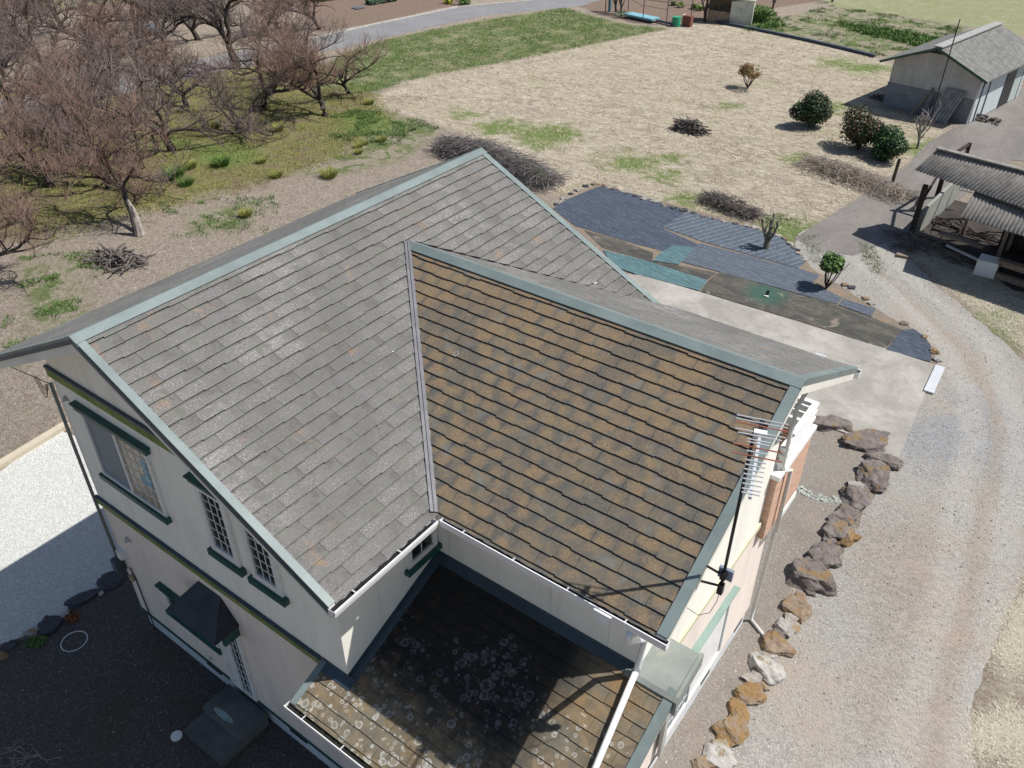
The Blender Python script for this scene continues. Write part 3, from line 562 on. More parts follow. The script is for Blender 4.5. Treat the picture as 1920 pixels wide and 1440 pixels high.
# valley gutters
mb = MB(); vd = Vector((XE-XV, -HW, EZ-ZW)); vn = NM.cross(vd.normalized()).normalized(); vn = vn if vn.y < 0 else -vn
A = Vector((XV, YW, ZW))+NM*.036; B = Vector((XE, YW-HW, EZ))+NM*.036
mb.quad(A, B, B+vn*.10, A+vn*.10); mb.quad(A+vn*.10, B+vn*.10, B+vn*.10-NM*.03, A+vn*.10-NM*.03)
mb.quad(A+vn*.045+NM*.002, B+vn*.045+NM*.002, B+vn*.053+NM*.012, A+vn*.053+NM*.012); mb.build('valley_gutter', M_VALLEY, house)
# white droppings / sealant bits on the slates
rg = random.Random(3)
for (y, d) in ((-3.55, 2.35), (-3.0, 3.9), (.45, 3.3), (.75, 3.9), (.2, 4.1)):
    mb = MB()
    for k in range(5):
        P = Vector((0, y, RZ))+Vector(Dm)*d+Vector((rg.uniform(-.03, .03), rg.uniform(-.04, .04), 0))+NM*.017; r = rg.uniform(.008, .022)
        mb.quad(*[P+(Vector((0, 1, 0))*math.cos(a)+Vector(Dm)*math.sin(a))*r*rg.uniform(.6, 1.2) for a in (0, 1, 2, 3.1, 4.2, 5.2)])
    mb.build('bird_dropping', M_WHITE, house)
# gutters
def gutter(name, A, B, out, wd=.11, h=.1, cap=True, debris=.7):
    A, B, o = Vector(A), Vector(B), Vector(out); m_ = MB(); z = Vector((0, 0, 1)); t = .006
    prof = [(0, 0), (0, -h), (wd*.85, -h), (wd, -h*.25), (wd, .015), (wd-.012, .015), (wd-.012, -h*.25), (wd*.85-.004, -h+t), (t, -h+t), (t, 0)]
    n = len(prof); va = [A+o*p[0]+z*p[1] for p in prof]; vb = [B+o*p[0]+z*p[1] for p in prof]
    m_.add(va+vb, [tuple(range(n)), tuple(range(2*n-1, n-1, -1))]+[(i, (i+1) % n, n+(i+1) % n, n+i) for i in range(n)])
    if cap:
        for E in (A, B): m_.prism([E+o*p[0]+z*p[1] for p in ((0, 0), (0, -h), (wd*.85, -h), (wd, -h*.25), (wd, .015))], (B-A).normalized()*.004)
    g = m_.build(name, M_GUT, house)
    if debris:
        q = MB(); L_ = (B-A).length; k = int(L_/.05); rg2 = random.Random(int(A.x*100)); dv = (B-A).normalized(); pts = []
        for i in range(k+1):
            hh = -h*.38+rg2.uniform(-.01, .012); P = A+dv*min(L_, i*.05); q.v += [tuple(P+o*.008+z*hh), tuple(P+o*(wd-.018)+z*(hh-.004+rg2.uniform(-.006, .006)))]
        q.f = [(2*i, 2*i+1, 2*i+3, 2*i+2) for i in range(k)]; q.build('gutter_debris', M_GUTIN, g)
        for i in range(int(L_/.75)): P = A+dv*(.35+i*.75); MB().bar(P-z*.004, P+o*wd*.9-z*.004, .018, .004).build('gutter_bracket', M_STEEL, g)
    return g
gutter('gutter', (XE+.0, Y0-.01, EZ+.0), (XE+.0, YW-HW-.11, EZ), (1, 0, 0), debris=.5)
gutter('gutter', (XE+.11, YW-HW, EZ), (XW+.03, YW-HW, EZ), (0, -1, 0), .09)
gutter('gutter', (XE+.2, YW+HW-.03, EZ-.05), (XW+.05, YW+HW-.03, EZ-.05), (0, 1, 0), .1)
gutter('gutter', (XLE+.03, Y0+.05, RZ+XLE*T_-.09), (XLE+.03, Y1, RZ+XLE*T_-.09), (-1, 0, 0), .08)
gutter('gutter', (LX0-.03, LY, LZ(LY)), (LX1+.02, LY, LZ(LY)), (0, -1, 0), .11)
# step flashing where walls meet the lower roof
mb = MB(); f1 = .13
def fl(A, B, side, up):
    A, B, side = Vector(A), Vector(B), Vector(side); mb.quad(A+side*f1+NL*.022, B+side*f1+NL*.022, B+NL*.028, A+NL*.028); mb.quad(A+NL*.028, B+NL*.028, B+Vector((0, 0, up)), A+Vector((0, 0, up)))
    mb.quad(A+side*f1+NL*.022, B+side*f1+NL*.022, B+side*f1, A+side*f1)
fl((XR+.003, WY-.01, LZ(WY)), (XR+.003, GY-.01, LZ(GY)), (1, 0, 0), .09); fl((XR, WY-.003, LZ(WY)), (WX, WY-.003, LZ(WY)), (0, -lc, -ls), .09); fl((LX0+.02, GY-.003, LZ(GY)), (XR+.12, GY-.003, LZ(GY)), (0, -lc, -ls), .08)
mb.build('wall_flashing', M_METALD, house)
# small metal saddle roof on the sunny corner of the lower roof
mb = MB(); mb.prism([(WX-.1, WY-.12, 3.86), (WX-.1, -3.42, 4.02), (WX-.1, -3.42, 3.86), (WX-.1, WY-.12, 3.70)], (.72, 0, 0)); mb.prism([(WX-.12, WY-.16, 3.86), (WX-.12, WY-.10, 3.90), (WX-.12, WY-.10, 3.6), (WX-.12, WY-.16, 3.6)], (.76, 0, 0))
mb.prism([(WX+.58, WY-.14, 3.875), (WX+.58, -3.40, 4.035), (WX+.58, -3.40, 3.8), (WX+.58, WY-.14, 3.64)], (.05, 0, 0)); mb.build('saddle_roof', simple('saddle_metal', (.23, .255, .235), .15, 2, .5, dirt=(.34, .32, .25)), house)
# ---- windows
def lattice(m_, ax, pl, a0, a1, z0, z1, nc, nr, out):
    def bx(p0, p1, q0, q1):
        m_.box((p0, pl+min(0, out), q0), (p1, pl+max(0, out), q1)) if ax == 'y' else m_.box((pl+min(0, out), p0, q0), (pl+max(0, out), p1, q1))
    for i in range(1, nc): x = a0+(a1-a0)*i/nc; bx(x-.008, x+.008, z0, z1)
    for i in range(1, nr): z = z0+(z1-z0)*i/nr; bx(a0, a1, z-.007, z+.007)
def window(ax, pl, sg, a0, a1, z0, z1, panes, fw=.05, head=None, sill=None, name='window', trim=M_GREEN, wb=None):
    """ax: wall normal axis, pl: wall plane, sg: outward sign. panes: list (a0f,a1f,material,cols,rows)"""
    def bx(m_, p0, p1, q0, q1, d0, d1):
        lo, hi = sorted((pl+sg*d0, pl+sg*d1))
        m_.box((p0, lo, q0), (p1, hi, q1)) if ax == 'y' else m_.box((lo, p0, q0), (hi, p1, q1))
    wb = fw if wb is None else wb
    fr = MB(); bx(fr, a0, a0+fw, z0, z1, .002, .05); bx(fr, a1-fw, a1, z0, z1, .002, .05); bx(fr, a0+fw, a1-fw, z0, z0+wb, .002, .05); bx(fr, a0+fw, a1-fw, z1-fw, z1, .002, .05)
    ia, ib = a0+fw, a1-fw
    for i, (f0, f1_, mt, nc, nr) in enumerate(panes):
        if i: x = ia+(ib-ia)*f0; bx(fr, x-.028, x+.028, z0+wb, z1-fw, .002, .044)
    w_ = fr.build(name, M_WHITE, house)
    for (f0, f1_, mt, nc, nr) in panes:
        pa, pb = ia+(ib-ia)*f0, ia+(ib-ia)*f1_; p = MB(); bx(p, pa, pb, z0+wb, z1-fw, .003, .018); p.build('pane', mt, w_)
        if nc*nr > 1: l = MB(); lattice(l, ax, pl+sg*.019, pa, pb, z0+wb, z1-fw, nc, nr, sg*.006); l.build('glazing_bar', M_WHITE, w_)
    if head:
        h = MB(); h0, h1, e_ = head; bx(h, a0-e_, a1+e_, h0, h1-.03, .002, .085); bx(h, a0-e_-.03, a1+e_+.03, h1-.029, h1, .002, .115); h.build('head_trim', trim, w_)
    if sill:
        h = MB(); h0, h1, e_ = sill; bx(h, a0-e_, a1+e_, h0, h1, .002, .095); h.build('sill', trim, w_)
    return w_
window('y', GY, -1, -2.42, -.67, 4.03, 5.33, [(0, .5, M_SCREEN, 1, 1), (.5, 1, M_CURTAIN, 4, 6)], .055, (5.34, 5.47, .08), (3.93, 4.028, .05))
q = MB(); q.box((-.98, GY-.024, 4.62), (-.82, GY-.0225, 5.1)); q.box((-1.1, GY-.0245, 4.5), (-.84, GY-.0228, 4.68)); q.build('cloth_behind_glass', M_BLUEC, house)
window('y', GY, -1, .46, 1.10, 4.05, 5.38, [(0, 1, M_GLASS, 3, 6)], .1, (5.39, 5.5, .06), (3.93, 4.048, .07), wb=.13)
window('y', GY, -1, 1.38, 2.02, 4.05, 5.38, [(0, 1, M_GLASS, 3, 6)], .1, None, (3.93, 4.048, .07), wb=.13)
window('y', GY, -1, -1.76, -.33, 1.07, 1.6, [(0, .5, M_GLASS, 1, 1), (.5, 1, M_SCREEN, 1, 1)], .06, (1.61, 1.74, .06), (.97, 1.068, .06))
window('y', GY, -1, -.27, .42, .17, 2.05, [(0, .42, M_WHITE, 1, 1), (.42, 1, M_GLASS, 3, 9)], .07, None, None, 'back_door')
window('x', XR, 1, -4.68, -4.05, 4.14, 4.80, [(0, 1, M_GLASS, 2, 1)], .09, None, (4.05, 4.138, .05))
window('x', WX, 1, -2.75, -.42, .42, 1.96, [(0, .42, M_SCREEN, 5, 6), (.42, 1, M_WHITE, 1, 1)], .07, (1.97, 2.10, .06), None, trim=M_SAGE)
window('x', WX, 1, -5.3, -4.5, 1.0, 2.2, [(0, 1, M_SCREEN, 2, 4)], .09, None, (.9, .998, .05), trim=M_SAGE)
MB().box((WX+.05, -2.85, .3), (WX+.11, -2.72, 2.6)).build('shutter_box', simple('grey_frame', (.42, .41, .39), .1, 3, .6), house)
# awning hood over the back door
hd = MB(); x0, x1, yo, ze, zr = -.72, .5, -6.47, 2.30, 2.74
FL, FR, BL, BR, RL, RR = (x0, yo, ze), (x1, yo, ze), (x0, GY-.002, ze), (x1, GY-.002, ze), (x0+.33, GY-.002, zr), (x1-.33, GY-.002, zr)
hd.add([FL, FR, BL, BR, RL, RR, (x0, yo, ze-.05), (x1, yo, ze-.05), (x0, GY-.002, ze-.05), (x1, GY-.002, ze-.05)], [(0, 1, 5, 4), (1, 3, 5), (0, 4, 2), (0, 6, 7, 1), (1, 7, 9, 3), (0, 2, 8, 6), (6, 8, 9, 7)]); hd.build('door_hood', M_COPPER, house)
MB().box((x1-.1, GY-.3, ze-.3), (x1-.04, GY-.003, ze-.06)).build('hood_bracket', M_GREEN, house)
# steps at the back door
stp = MB(); stp.box((-.42, -6.62, GZ+.02), (.62, GY-.035, -.02)); stp.box((-.42, -7.05, GZ+.02), (.62, -6.621, -.18)); stp.build('door_step', m_concrete('step_concrete', (.14, .145, .135), (.07, .072, .07)), house)
q = MB(); q.quad(*[(.02+.26*math.cos(a)*1.0, -6.5+.06*math.sin(a), -.017) for a in [k*math.pi/5 for k in range(10)]]); q.build('step_stain', simple('pale_stain', (.28, .38, .36), .2, 5), house)
# vents, lamp, meter, conduits on the gable wall
def capvent(x, z, r):
    m_ = MB(); rings = 6; V = []
    for i in range(rings+1):
        a = i/rings*math.pi/2
        for k in range(13): t = math.pi*k/12; V.append((x+r*math.cos(t)*math.cos(a), GY-.003-r*.9*math.sin(a)*math.sin(t)**.5 if False else GY-.003-r*.8*math.sin(a)*math.sin(t), z+r*math.sin(t)*math.cos(a)))
    F = [(i*13+k, i*13+k+1, (i+1)*13+k+1, (i+1)*13+k) for i in range(rings) for k in range(12)]; m_.add(V, F); m_.build('vent_hood', simple('vent_plastic', (.42, .40, .37), .1, 3), house, True)
capvent(-2.83, 5.33, .085); capvent(-2.5, 2.36, .1); capvent(.05-.9, .33, .06)
MB().tube([(XL-.06, GY-.03, 5.55), (XL-.06, GY-.05, 4.2), (XL-.05, GY-.06, 3.2), (XL-.05, GY-.06, 1.6)], .03, 8).build('conduit', simple('grey_pipe', (.20, .21, .19), .15, 4, .5), house, True)
MB().tube([(XL+.22, GY-.02, 1.45), (XL+.28, GY-.02, 1.2), (XL+.3, GY-.02, .1), (XL+.3, GY-.02, GZ+.05)], .012, 6).build('conduit', M_BLACK, house, True)
MB().box((XL-.12, GY-.18, 1.28), (XL+.06, GY-.02, 1.58)).build('electric_meter', simple('meter_box', (.06, .075, .085), .5, 3, .3), house)
MB().box((XL+.08, GY-.1, 1.68), (XL+.2, GY-.002, 1.88)).build('junction_box', M_WHITE, house); MB().box((XL+.14, GY-.07, 1.1), (XL+.24, GY-.002, 1.22)).build('junction_box', simple('yellow_box', (.42, .36, .2), .1, 3), house)
# downpipes
MB().tube([(6.80, YW-HW-.06, EZ-.1), (6.78, YW-HW-.05, EZ-.3), (6.60, -4.06, 4.6), (6.56, -4.07, 4.06), (6.56, -4.10, 3.93)], .042, 12).build('downpipe', M_GUT, house, True)
MB().tube([(6.55, -4.05, LZ(-4.05)+.12), (6.86, LY+.02, LZ(LY)+.09)], .043, 12).build('downpipe', M_GUT, house, True)
hp = MB(); hp.prism([(6.36, YW-HW-.092, EZ-.0), (6.58, YW-HW-.092, EZ-.0), (6.53, YW-HW-.092, EZ-.15), (6.41, YW-HW-.092, EZ-.15)], (0, -.03, 0)); hp.build('gutter_outlet', M_GUT, house)
MB().tube([(WX+.14, YW+HW+.05, EZ-.12), (WX+.10, .55, EZ-.5), (WX+.1, .55, 4.25), (WX+.13, .58, 4.12), (WX+.19, .80, 4.02), (WX+.19, .84, 2.55), (WX+.1, 1.16, 2.3), (WX+.07, 1.2, .1), (WX+.07, 1.2, GZ+.06), (WX+.5, .95, GZ+.045)], .036, 10).build('downpipe', simple('pipe_cream', (.62, .61, .57), .06, 3, .45), house, True)
# balcony on the far side: brick parapet, white rails
mb = MB(); mb.box((4.0, .43, 2.62), (WX+.1, 2.0, 2.8)); mb.build('balcony_floor', M_WHITE, house)
mb = MB(); mb.box((WX-.02, .36, 2.70), (WX+.12, 2.02, 4.06)); mb.box((4.0, 1.88, 2.801), (WX-.021, 2.02, 4.06)); mb.build('balcony_parapet', M_BRICK, house)
mb = MB(); mb.box((WX-.06, .34, 4.061), (WX+.16, 2.06, 4.15)); mb.box((4.0, 1.84, 4.061), (WX-.061, 2.06, 4.15))
for z in (4.26, 4.41, 4.56): mb.box((WX+.0, .5, z), (WX+.1, 2.05, z+.07)); mb.box((4.0, 1.95, z), (WX-.001, 2.05, z+.07))
for x in (4.3, 4.9, 5.5, 6.1): mb.box((x, 1.97, 4.151), (x+.04, 2.03, 4.56))
for y in (.52, 1.0, 1.5, 1.98): mb.box((WX+.03, y, 4.151), (WX+.08, y+.04, 4.56))
mb.build('balcony_rail', M_WHITE, house)
mb = MB(); mb.tube([(WX+.05, 1.15, 2.55), (WX+.42, 1.2, 2.5), (WX+.46, 1.25, 2.2), (WX+.46, 1.25, .2)], .03, 8); MB().box((WX-.2, 1.1, 2.45), (WX+.12, 2.0, 2.6)).build('porch_beam', M_WHITE, house)
# wire from the house corner
wr = MB(); pts = [Vector((-3.13, -6.02, 5.52)).lerp(Vector((-34, -9, 7.2)), t)-Vector((0, 0, 1.6*4*t*(1-t)*.5)) for t in [i/16 for i in range(17)]]; wr.tube(pts, .008, 5)
for k in range(3): wr.tube([Vector((-3.25-.35*t/8, -6.03-.02*k, 5.5-.22*math.sin(math.pi*t/8)*(1+.25*k))) for t in range(9)], .006, 5)
tag(wr.build('service_wire', M_BLACK), 'thin black overhead service wire looping to the house corner', 'wire')
# ------------------------------------------------------------------ TV antenna
AX, AY = 7.40, -4.10
ant = empty('tv_antenna', (AX, AY, 6.05), 'white and red yagi aerial on a black mast clamped to the gable rake', 'antenna')
MB().tube([(AX, AY, 6.05), (AX, AY, 8.36)], .018, 8).build('mast', M_BLACK, ant, True)
mb = MB(); mb.bar((XW, -4.08, 6.33), (AX, AY, 6.33), .02, .02); mb.bar((XW, -4.2, 6.2), (AX, AY, 6.16), .02, .02); mb.box((AX-.03, AY-.03, 6.05), (AX+.03, AY+.03, 6.2)); mb.box((AX-.03, AY-.03, 6.28), (AX+.03, AY+.03, 6.38)); mb.build('bracket', M_BLACK, ant)
MB().box((AX-.07, AY+.02, 6.26), (AX+.09, AY+.06, 6.41)).build('booster_box', simple('grey_box', (.22, .26, .33), .15, 5, .4), ant)
hz = 8.35; b0 = G(1429, 790, hz); b1 = G(1406, 934, hz); bd = (b1-b0).normalized(); ed = Vector((-bd.y, bd.x, 0)); ed = ed if ed.x > 0 else -ed
BLn = (b1-b0).length
MB().bar(b0+bd*.16, b1, .028, .028).build('boom', M_STEEL, ant); MB().bar(b0, b0+bd*.17, .05, .03).build('reflector_frame', M_BLACK, ant)
MB().box(tuple(b0+bd*.2-ed*.06+Vector((0, 0, -.0)))[:2]+(hz-.03,), tuple(b0+bd*.2-ed*.06+Vector((0, 0, 0)))[:2]+(hz+.03,)) if False else None
q = MB(); q.bar(b0+bd*.18, b0+bd*.24, .12, .07); q.build('feed_box', M_WHITE, ant)
M_RED = simple('red_element', (.34, .11, .07), .2, 6, .5)
for k in range(18):
    t = (0, .05, .10, .19, .24, .30)[k] if k < 6 else .34+(k-6)*.0585
    hl = (.24, .24, .24, .23, .2, .11)[k] if k < 6 else .10-.0022*(k-6)
    c = b0+bd*(BLn*t if t < .97 else BLn*.97)+Vector((0, 0, .02)); red = k in (2, 7, 9)
    if k in (7, 9): hl = .22
    MB().tube([c-ed*hl, c+ed*hl], .0065, 6).build('element', M_RED if red else M_STEEL, ant)
MB().tube([(AX, AY, 6.1), (AX, AY-.04, 5.95), (AX-.02, AY-.15, 5.85), (AX-.1, AY-.28, 5.88), (XW+.01, -4.5, 6.05)], .004, 5).build('cable', M_BLACK, ant, True)
# ------------------------------------------------------------------ rocks
def rock_mesh(r, seed, flat=.7, sub=4, ang=.42):
    bm = bmesh.new(); bmesh.ops.create_icosphere(bm, subdivisions=sub, radius=1.); rg = random.Random(seed)
    pl = [(Vector((rg.gauss(0, 1), rg.gauss(0, 1), rg.gauss(0, .6))).normalized(), rg.uniform(.5, .85)) for _ in range(10)]+[(Vector((rg.gauss(0, .18), rg.gauss(0, .18), 1)).normalized(), rg.uniform(.5, .7))]
    for v in bm.verts:
        p = v.co.copy()
        for n, d in pl:
            e_ = p.dot(n)-d
            if e_ > 0: p -= n*e_*.97
        p += p.normalized()*mnoise.fractal(p*1.7+Vector((seed*3.1, 0, 0)), .9, 2, 4)*ang*.5; v.co = Vector((p.x*r[0], p.y*r[1], p.z*r[2]*flat))
    return bm
def rock(name, px, py, rx, ry, rot, mat, label, cat='rock', group=None, seed=0, h=1., base=None):
    c = base or G(px, py); m = (CAM-c).length/FPX; bm = rock_mesh((rx*m, ry*m*1.25, min(rx, ry)*m*1.1*h), seed)
    me = bpy.data.meshes.new(name); bm.to_mesh(me); bm.free(); me.materials.append(mat); o = bpy.data.objects.new(name, me); COL.objects.link(o); o.location = (c.x, c.y, GZ+min(rx, ry)*m*.16*h); o.rotation_euler = (0, 0, R(rot)); return tag(o, label, cat, group)
BG = 'edging boulders along the garden bed'
for i, (x, y, rx, ry, ro, m_, lb) in enumerate([
 (1556, 797, 30, 17, 60, M_RP, 'dark purple boulder at the apron end nearest the balcony'), (1622, 829, 40, 19, 55, M_RP, 'long arched purple boulder lying along the concrete apron edge'),
 (1658, 866, 16, 27, 10, M_RP, 'tall dark boulder with orange foot at the apron corner'), (1637, 897, 32, 23, 20, M_RP, 'large rounded purple boulder with orange rim below the apron corner'),
 (1605, 914, 15, 11, 0, M_RG, 'small grey stone on the bed side of the large rounded boulder'), (1605, 940, 26, 22, 40, M_RP, 'brown boulder at the end of the cobble row'),
 (1583, 968, 24, 16, 30, M_RP, 'low brown purple rock just below the end of the cobble row'), (1563, 994, 22, 18, 10, M_RP, 'grey purple rock with sharp split beside an orange block'),
 (1590, 1012, 19, 15, 60, M_RO, 'orange lichen block jutting onto the gravel drive'), (1546, 1040, 25, 20, 50, M_RP, 'pointed lilac grey rock with a dark underside'),
 (1512, 1082, 38, 32, 45, M_RP, 'biggest flat boulder with rusty centre in the row'), (1532, 1098, 15, 26, 10, M_RO, 'orange edge slab leaning on the biggest flat boulder'),
 (1493, 1145, 23, 18, 20, M_RO, 'squarish orange boulder below the biggest flat boulder'), (1473, 1180, 18, 15, 30, M_RG, 'pale grey rounded boulder between two orange ones'),
 (1458, 1212, 21, 21, 20, M_RO, 'rusty orange wedge boulder above the white one'), (1437, 1228, 17, 12, 30, M_RG, 'tan half buried stone on the bed side of the rusty wedge'),
 (1436, 1254, 21, 20, 30, M_RW, 'white marbled boulder, the only bright white one in the row'), (1412, 1275, 16, 13, 30, M_RG, 'brown flat stone tucked under the white marbled boulder'),
 (1408, 1302, 23, 18, 40, M_RO, 'triangular orange boulder below the white marbled one'), (1389, 1340, 15, 22, 70, M_RO, 'egg shaped orange boulder standing on end'),
 (1364, 1374, 27, 20, 30, M_RO, 'broad golden boulder with a dark notch'), (1345, 1412, 21, 20, 30, M_RW, 'pinkish white boulder near the bottom of the row'),
 (1318, 1436, 20, 15, 30, M_RO, 'lowest orange boulder cut by the bottom edge of the photo')]):
    rock('boulder', x, y, rx*1.32, ry*1.3, -ro+100, m_, lb, group=BG, seed=i+1, h=.85)
for i, (x, y) in enumerate([(1590, 806), (1642, 842), (1655, 884), (1618, 922), (1592, 955), (1573, 981), (1556, 1016), (1534, 1058), (1521, 1112), (1500, 1122), (1482, 1163), (1463, 1193), (1446, 1240), (1424, 1262), (1426, 1286), (1396, 1318), (1376, 1355), (1353, 1394), (1332, 1424)]):
    rock('boulder', x, y, rnd.uniform(12, 17), rnd.uniform(11, 15), rnd.uniform(0, 180), (M_RP, M_RO, M_RG)[(i*7+i//6) % 3 if i > 6 else 0], 'small half buried stone wedged in a gap of the boulder row', group='filler stones in the boulder row', seed=300+i, h=.8)
for i, (x, y, rx, ry, ro, m_, lb) in enumerate([(210, 1090, 30, 16, 10, M_RD, 'dark mossy boulder between gravel yard and house corner'), (152, 1128, 32, 12, 15, M_RD, 'long flat charcoal boulder beside the gravel yard'), (92, 1175, 26, 16, 20, M_RD, 'dark brown boulder next to the rusty fern'),
 (190, 1113, 7, 6, 0, M_RW, 'small white stone touching the long charcoal boulder'), (124, 1155, 11, 8, 0, M_RW, 'white stone beside the rusty fern'), (62, 1186, 14, 9, 0, M_RG, 'pale grey stone at the corner of the gravel yard'), (5, 1232, 12, 8, 0, M_RO, 'brown stone at the left photo edge'), (20, 1212, 16, 9, 0, M_RD, 'low dark stone left of the grey corner stone')]):
    rock('boulder', x, y, rx, ry, ro+60, m_, lb, group='stones bordering the gravel yard', seed=i+40)
cob = [(1496, 915), (1500, 921), (1503, 914), (1507, 925), (1509, 919), (1514, 930), (1516, 923), (1521, 928), (1524, 935), (1529, 932), (1533, 937), (1537, 931), (1541, 938), (1546, 935), (1548, 941), (1554, 937), (1559, 940), (1563, 934), (1567, 940), (1571, 936), (1576, 943), (1579, 933), (1581, 939)]
for i, (x, y) in enumerate(cob): rock('cobble', x, y, rnd.uniform(4, 6.5), rnd.uniform(3.5, 5), rnd.uniform(0, 180), M_RC, 'pale grey green cobble in the short curved row', 'cobble', 'cobbles in the curved row on the garden bed', seed=70+i)
# stone row round the planting bed
row = [(1030, 392), (1043, 384), (1056, 373), (1070, 364), (1083, 358), (1098, 350), (1115, 346), (1132, 349), (1152, 355), (1172, 362), (1190, 368), (1208, 374), (1226, 379), (1246, 386), (1262, 391), (1282, 396), (1300, 401), (1320, 407), (1340, 412), (1358, 417), (1378, 421), (1398, 425), (1416, 428), (1432, 433), (1446, 438), (1458, 443), (1471, 450), (1482, 459), (1492, 468), (1500, 478), (1508, 488)]
for i, (x, y) in enumerate(row): rock('edging_stone', x, y, rnd.uniform(6, 11), rnd.uniform(4, 6), rnd.uniform(-20, 40), rnd.choice((M_RP, M_RG, M_RD, M_RG)), 'low grey brown edging stone in the row behind the black sheets', 'edging stone', 'edging stones behind the weed sheets', seed=100+i)
for i, (x, y, lb) in enumerate([(1585, 536, 'rusty stone right of the young glossy tree'), (1597, 541, 'dark split stone in the dirt strip by the drive'), (1621, 560, 'small brown stone halfway along the dirt strip'), (1636, 570, 'brown stone above the short black sheet'), (1694, 607, 'reddish stone where the dirt strip meets the drive'), (1733, 634, 'mossy stone behind the end sheet'), (1751, 660, 'ochre stone right of the end sheet'), (1757, 676, 'large tan stone at the apron corner')]):
    rock('edging_stone', x, y, 9+2*(i > 5), 6+2*(i > 5), 40, (M_RO, M_RD, M_RO, M_RG, M_RP, M_RO, M_RO, M_RG)[i], lb, 'stone', 'stones along the dirt strip', seed=140+i)
# ------------------------------------------------------------------ weed sheets and nets
def cloth(name, pts, mat, lift, label, cat, seed, group=None):
    o = sheet(name, GP(pts), mat, lift, .15, .025, seed, None); return tag(o, label, cat, group)
WG = 'weed control sheets on the planting bed'
cloth('weed_sheet', [(1036, 392), (1060, 376), (1124, 350), (1180, 362), (1290, 396), (1248, 425), (1245, 430), (1315, 462), (1300, 468), (1270, 470), (1245, 473), (1230, 468), (1170, 452), (1080, 425)], M_NAVY, .022, 'largest wrinkled dark navy weed sheet below the stone row', 'weed sheet', 1, WG)
cloth('weed_sheet', [(1290, 397), (1420, 432), (1468, 448), (1488, 468), (1512, 490), (1497, 504), (1320, 455), (1242, 427)], M_NAVY2, .028, 'striped slate grey weed sheet around the pruned stump', 'weed sheet', 2, WG)
cloth('weed_sheet', [(1312, 457), (1497, 505), (1538, 517), (1522, 532), (1580, 560), (1570, 572), (1420, 530), (1345, 510), (1278, 492), (1303, 465)], M_NAVY3, .031, 'long smooth blue grey sheet crossed by the young tree shadow', 'weed sheet', 3, WG)
cloth('weed_sheet', [(1581, 561), (1642, 581), (1634, 595), (1571, 573)], M_NAVY3, .034, 'short narrow blue grey sheet at the drive side', 'weed sheet', 4, WG)
cloth('weed_sheet', [(1691, 620), (1712, 618), (1735, 634), (1747, 655), (1744, 680), (1661, 657)], M_NAVY, .034, 'small four sided navy sheet ending the bed beside the drive', 'weed sheet', 5, WG)
cloth('weed_sheet', [(1262, 461), (1303, 466), (1272, 498), (1224, 490), (1240, 474)], M_TEAL, .037, 'small square teal sheet on the dark net', 'weed sheet', 6, 'teal sheets')
cloth('weed_sheet', [(1130, 470), (1200, 487), (1327, 527), (1312, 547), (1190, 515), (1150, 500)], M_TEAL, .040, 'long teal strip along the concrete apron', 'weed sheet', 7, 'teal sheets')
cloth('shade_net', [(1350, 511), (1480, 548), (1570, 574), (1636, 597), (1692, 620), (1660, 655), (1500, 603), (1400, 574), (1314, 548), (1328, 527)], M_NET, .027, 'long brown shade net laid over soil along the apron', 'shade net', 8)
cloth('shade_net', [(1095, 432), (1165, 452), (1225, 475), (1222, 490), (1280, 500), (1345, 513), (1326, 525), (1200, 485), (1130, 466)], M_NET, .020, 'short dark net under the teal square', 'shade net', 9)
pv = empty('pipe_stub', G(1437, 556), 'black pipe stub with a white cap poking from the net', 'pipe'); MB().tube([G(1437, 556)+Vector((0, 0, .02)), G(1437, 556)+Vector((.02, .02, .22))], .05, 10).build('pipe', M_BLACK, pv); MB().box(tuple(G(1437, 556)+Vector((-.08, -.1, .03))), tuple(G(1437, 556)+Vector((.08, -.03, .07)))).build('cap', M_WHITE, pv)
a, b_ = G(1762, 690), G(1740, 738); rp = MB(); rp.bar(a+Vector((0, 0, .05)), b_+Vector((0, 0, .05)), .26, .05); tag(rp.build('kerb_ramp', simple('galvanised', (.5, .52, .54), .08, 3, .5)), 'grey metal kerb ramp against the right edge of the apron', 'ramp')
# ring and disc on the dark soil
c = G(140, 1204); tag(MB().tube([c+Vector((.24*math.cos(a), .24*math.sin(a), .03)) for a in [k*math.pi/16 for k in range(33)]], .009, 6).build('hoop', M_WHITE, None, True), 'thin white ring lying on the dark soil', 'ring')
c = G(332, 1382); m_ = MB(); m_.prism([c+Vector((.1*math.cos(a), .1*math.sin(a), .02)) for a in [k*math.pi/12 for k in range(24)]], (0, 0, .03)); tag(m_.build('white_disc', M_WHITE), 'round white lid on the dark soil below the door step', 'lid')
c = G(1540, 666); tag(MB().bar(G(1528, 663, GZ+.07), G(1549, 669, GZ+.07), .1, .03).build('drain_cover', M_STEEL), 'short bright metal drain cover on the apron behind the roof', 'drain cover')
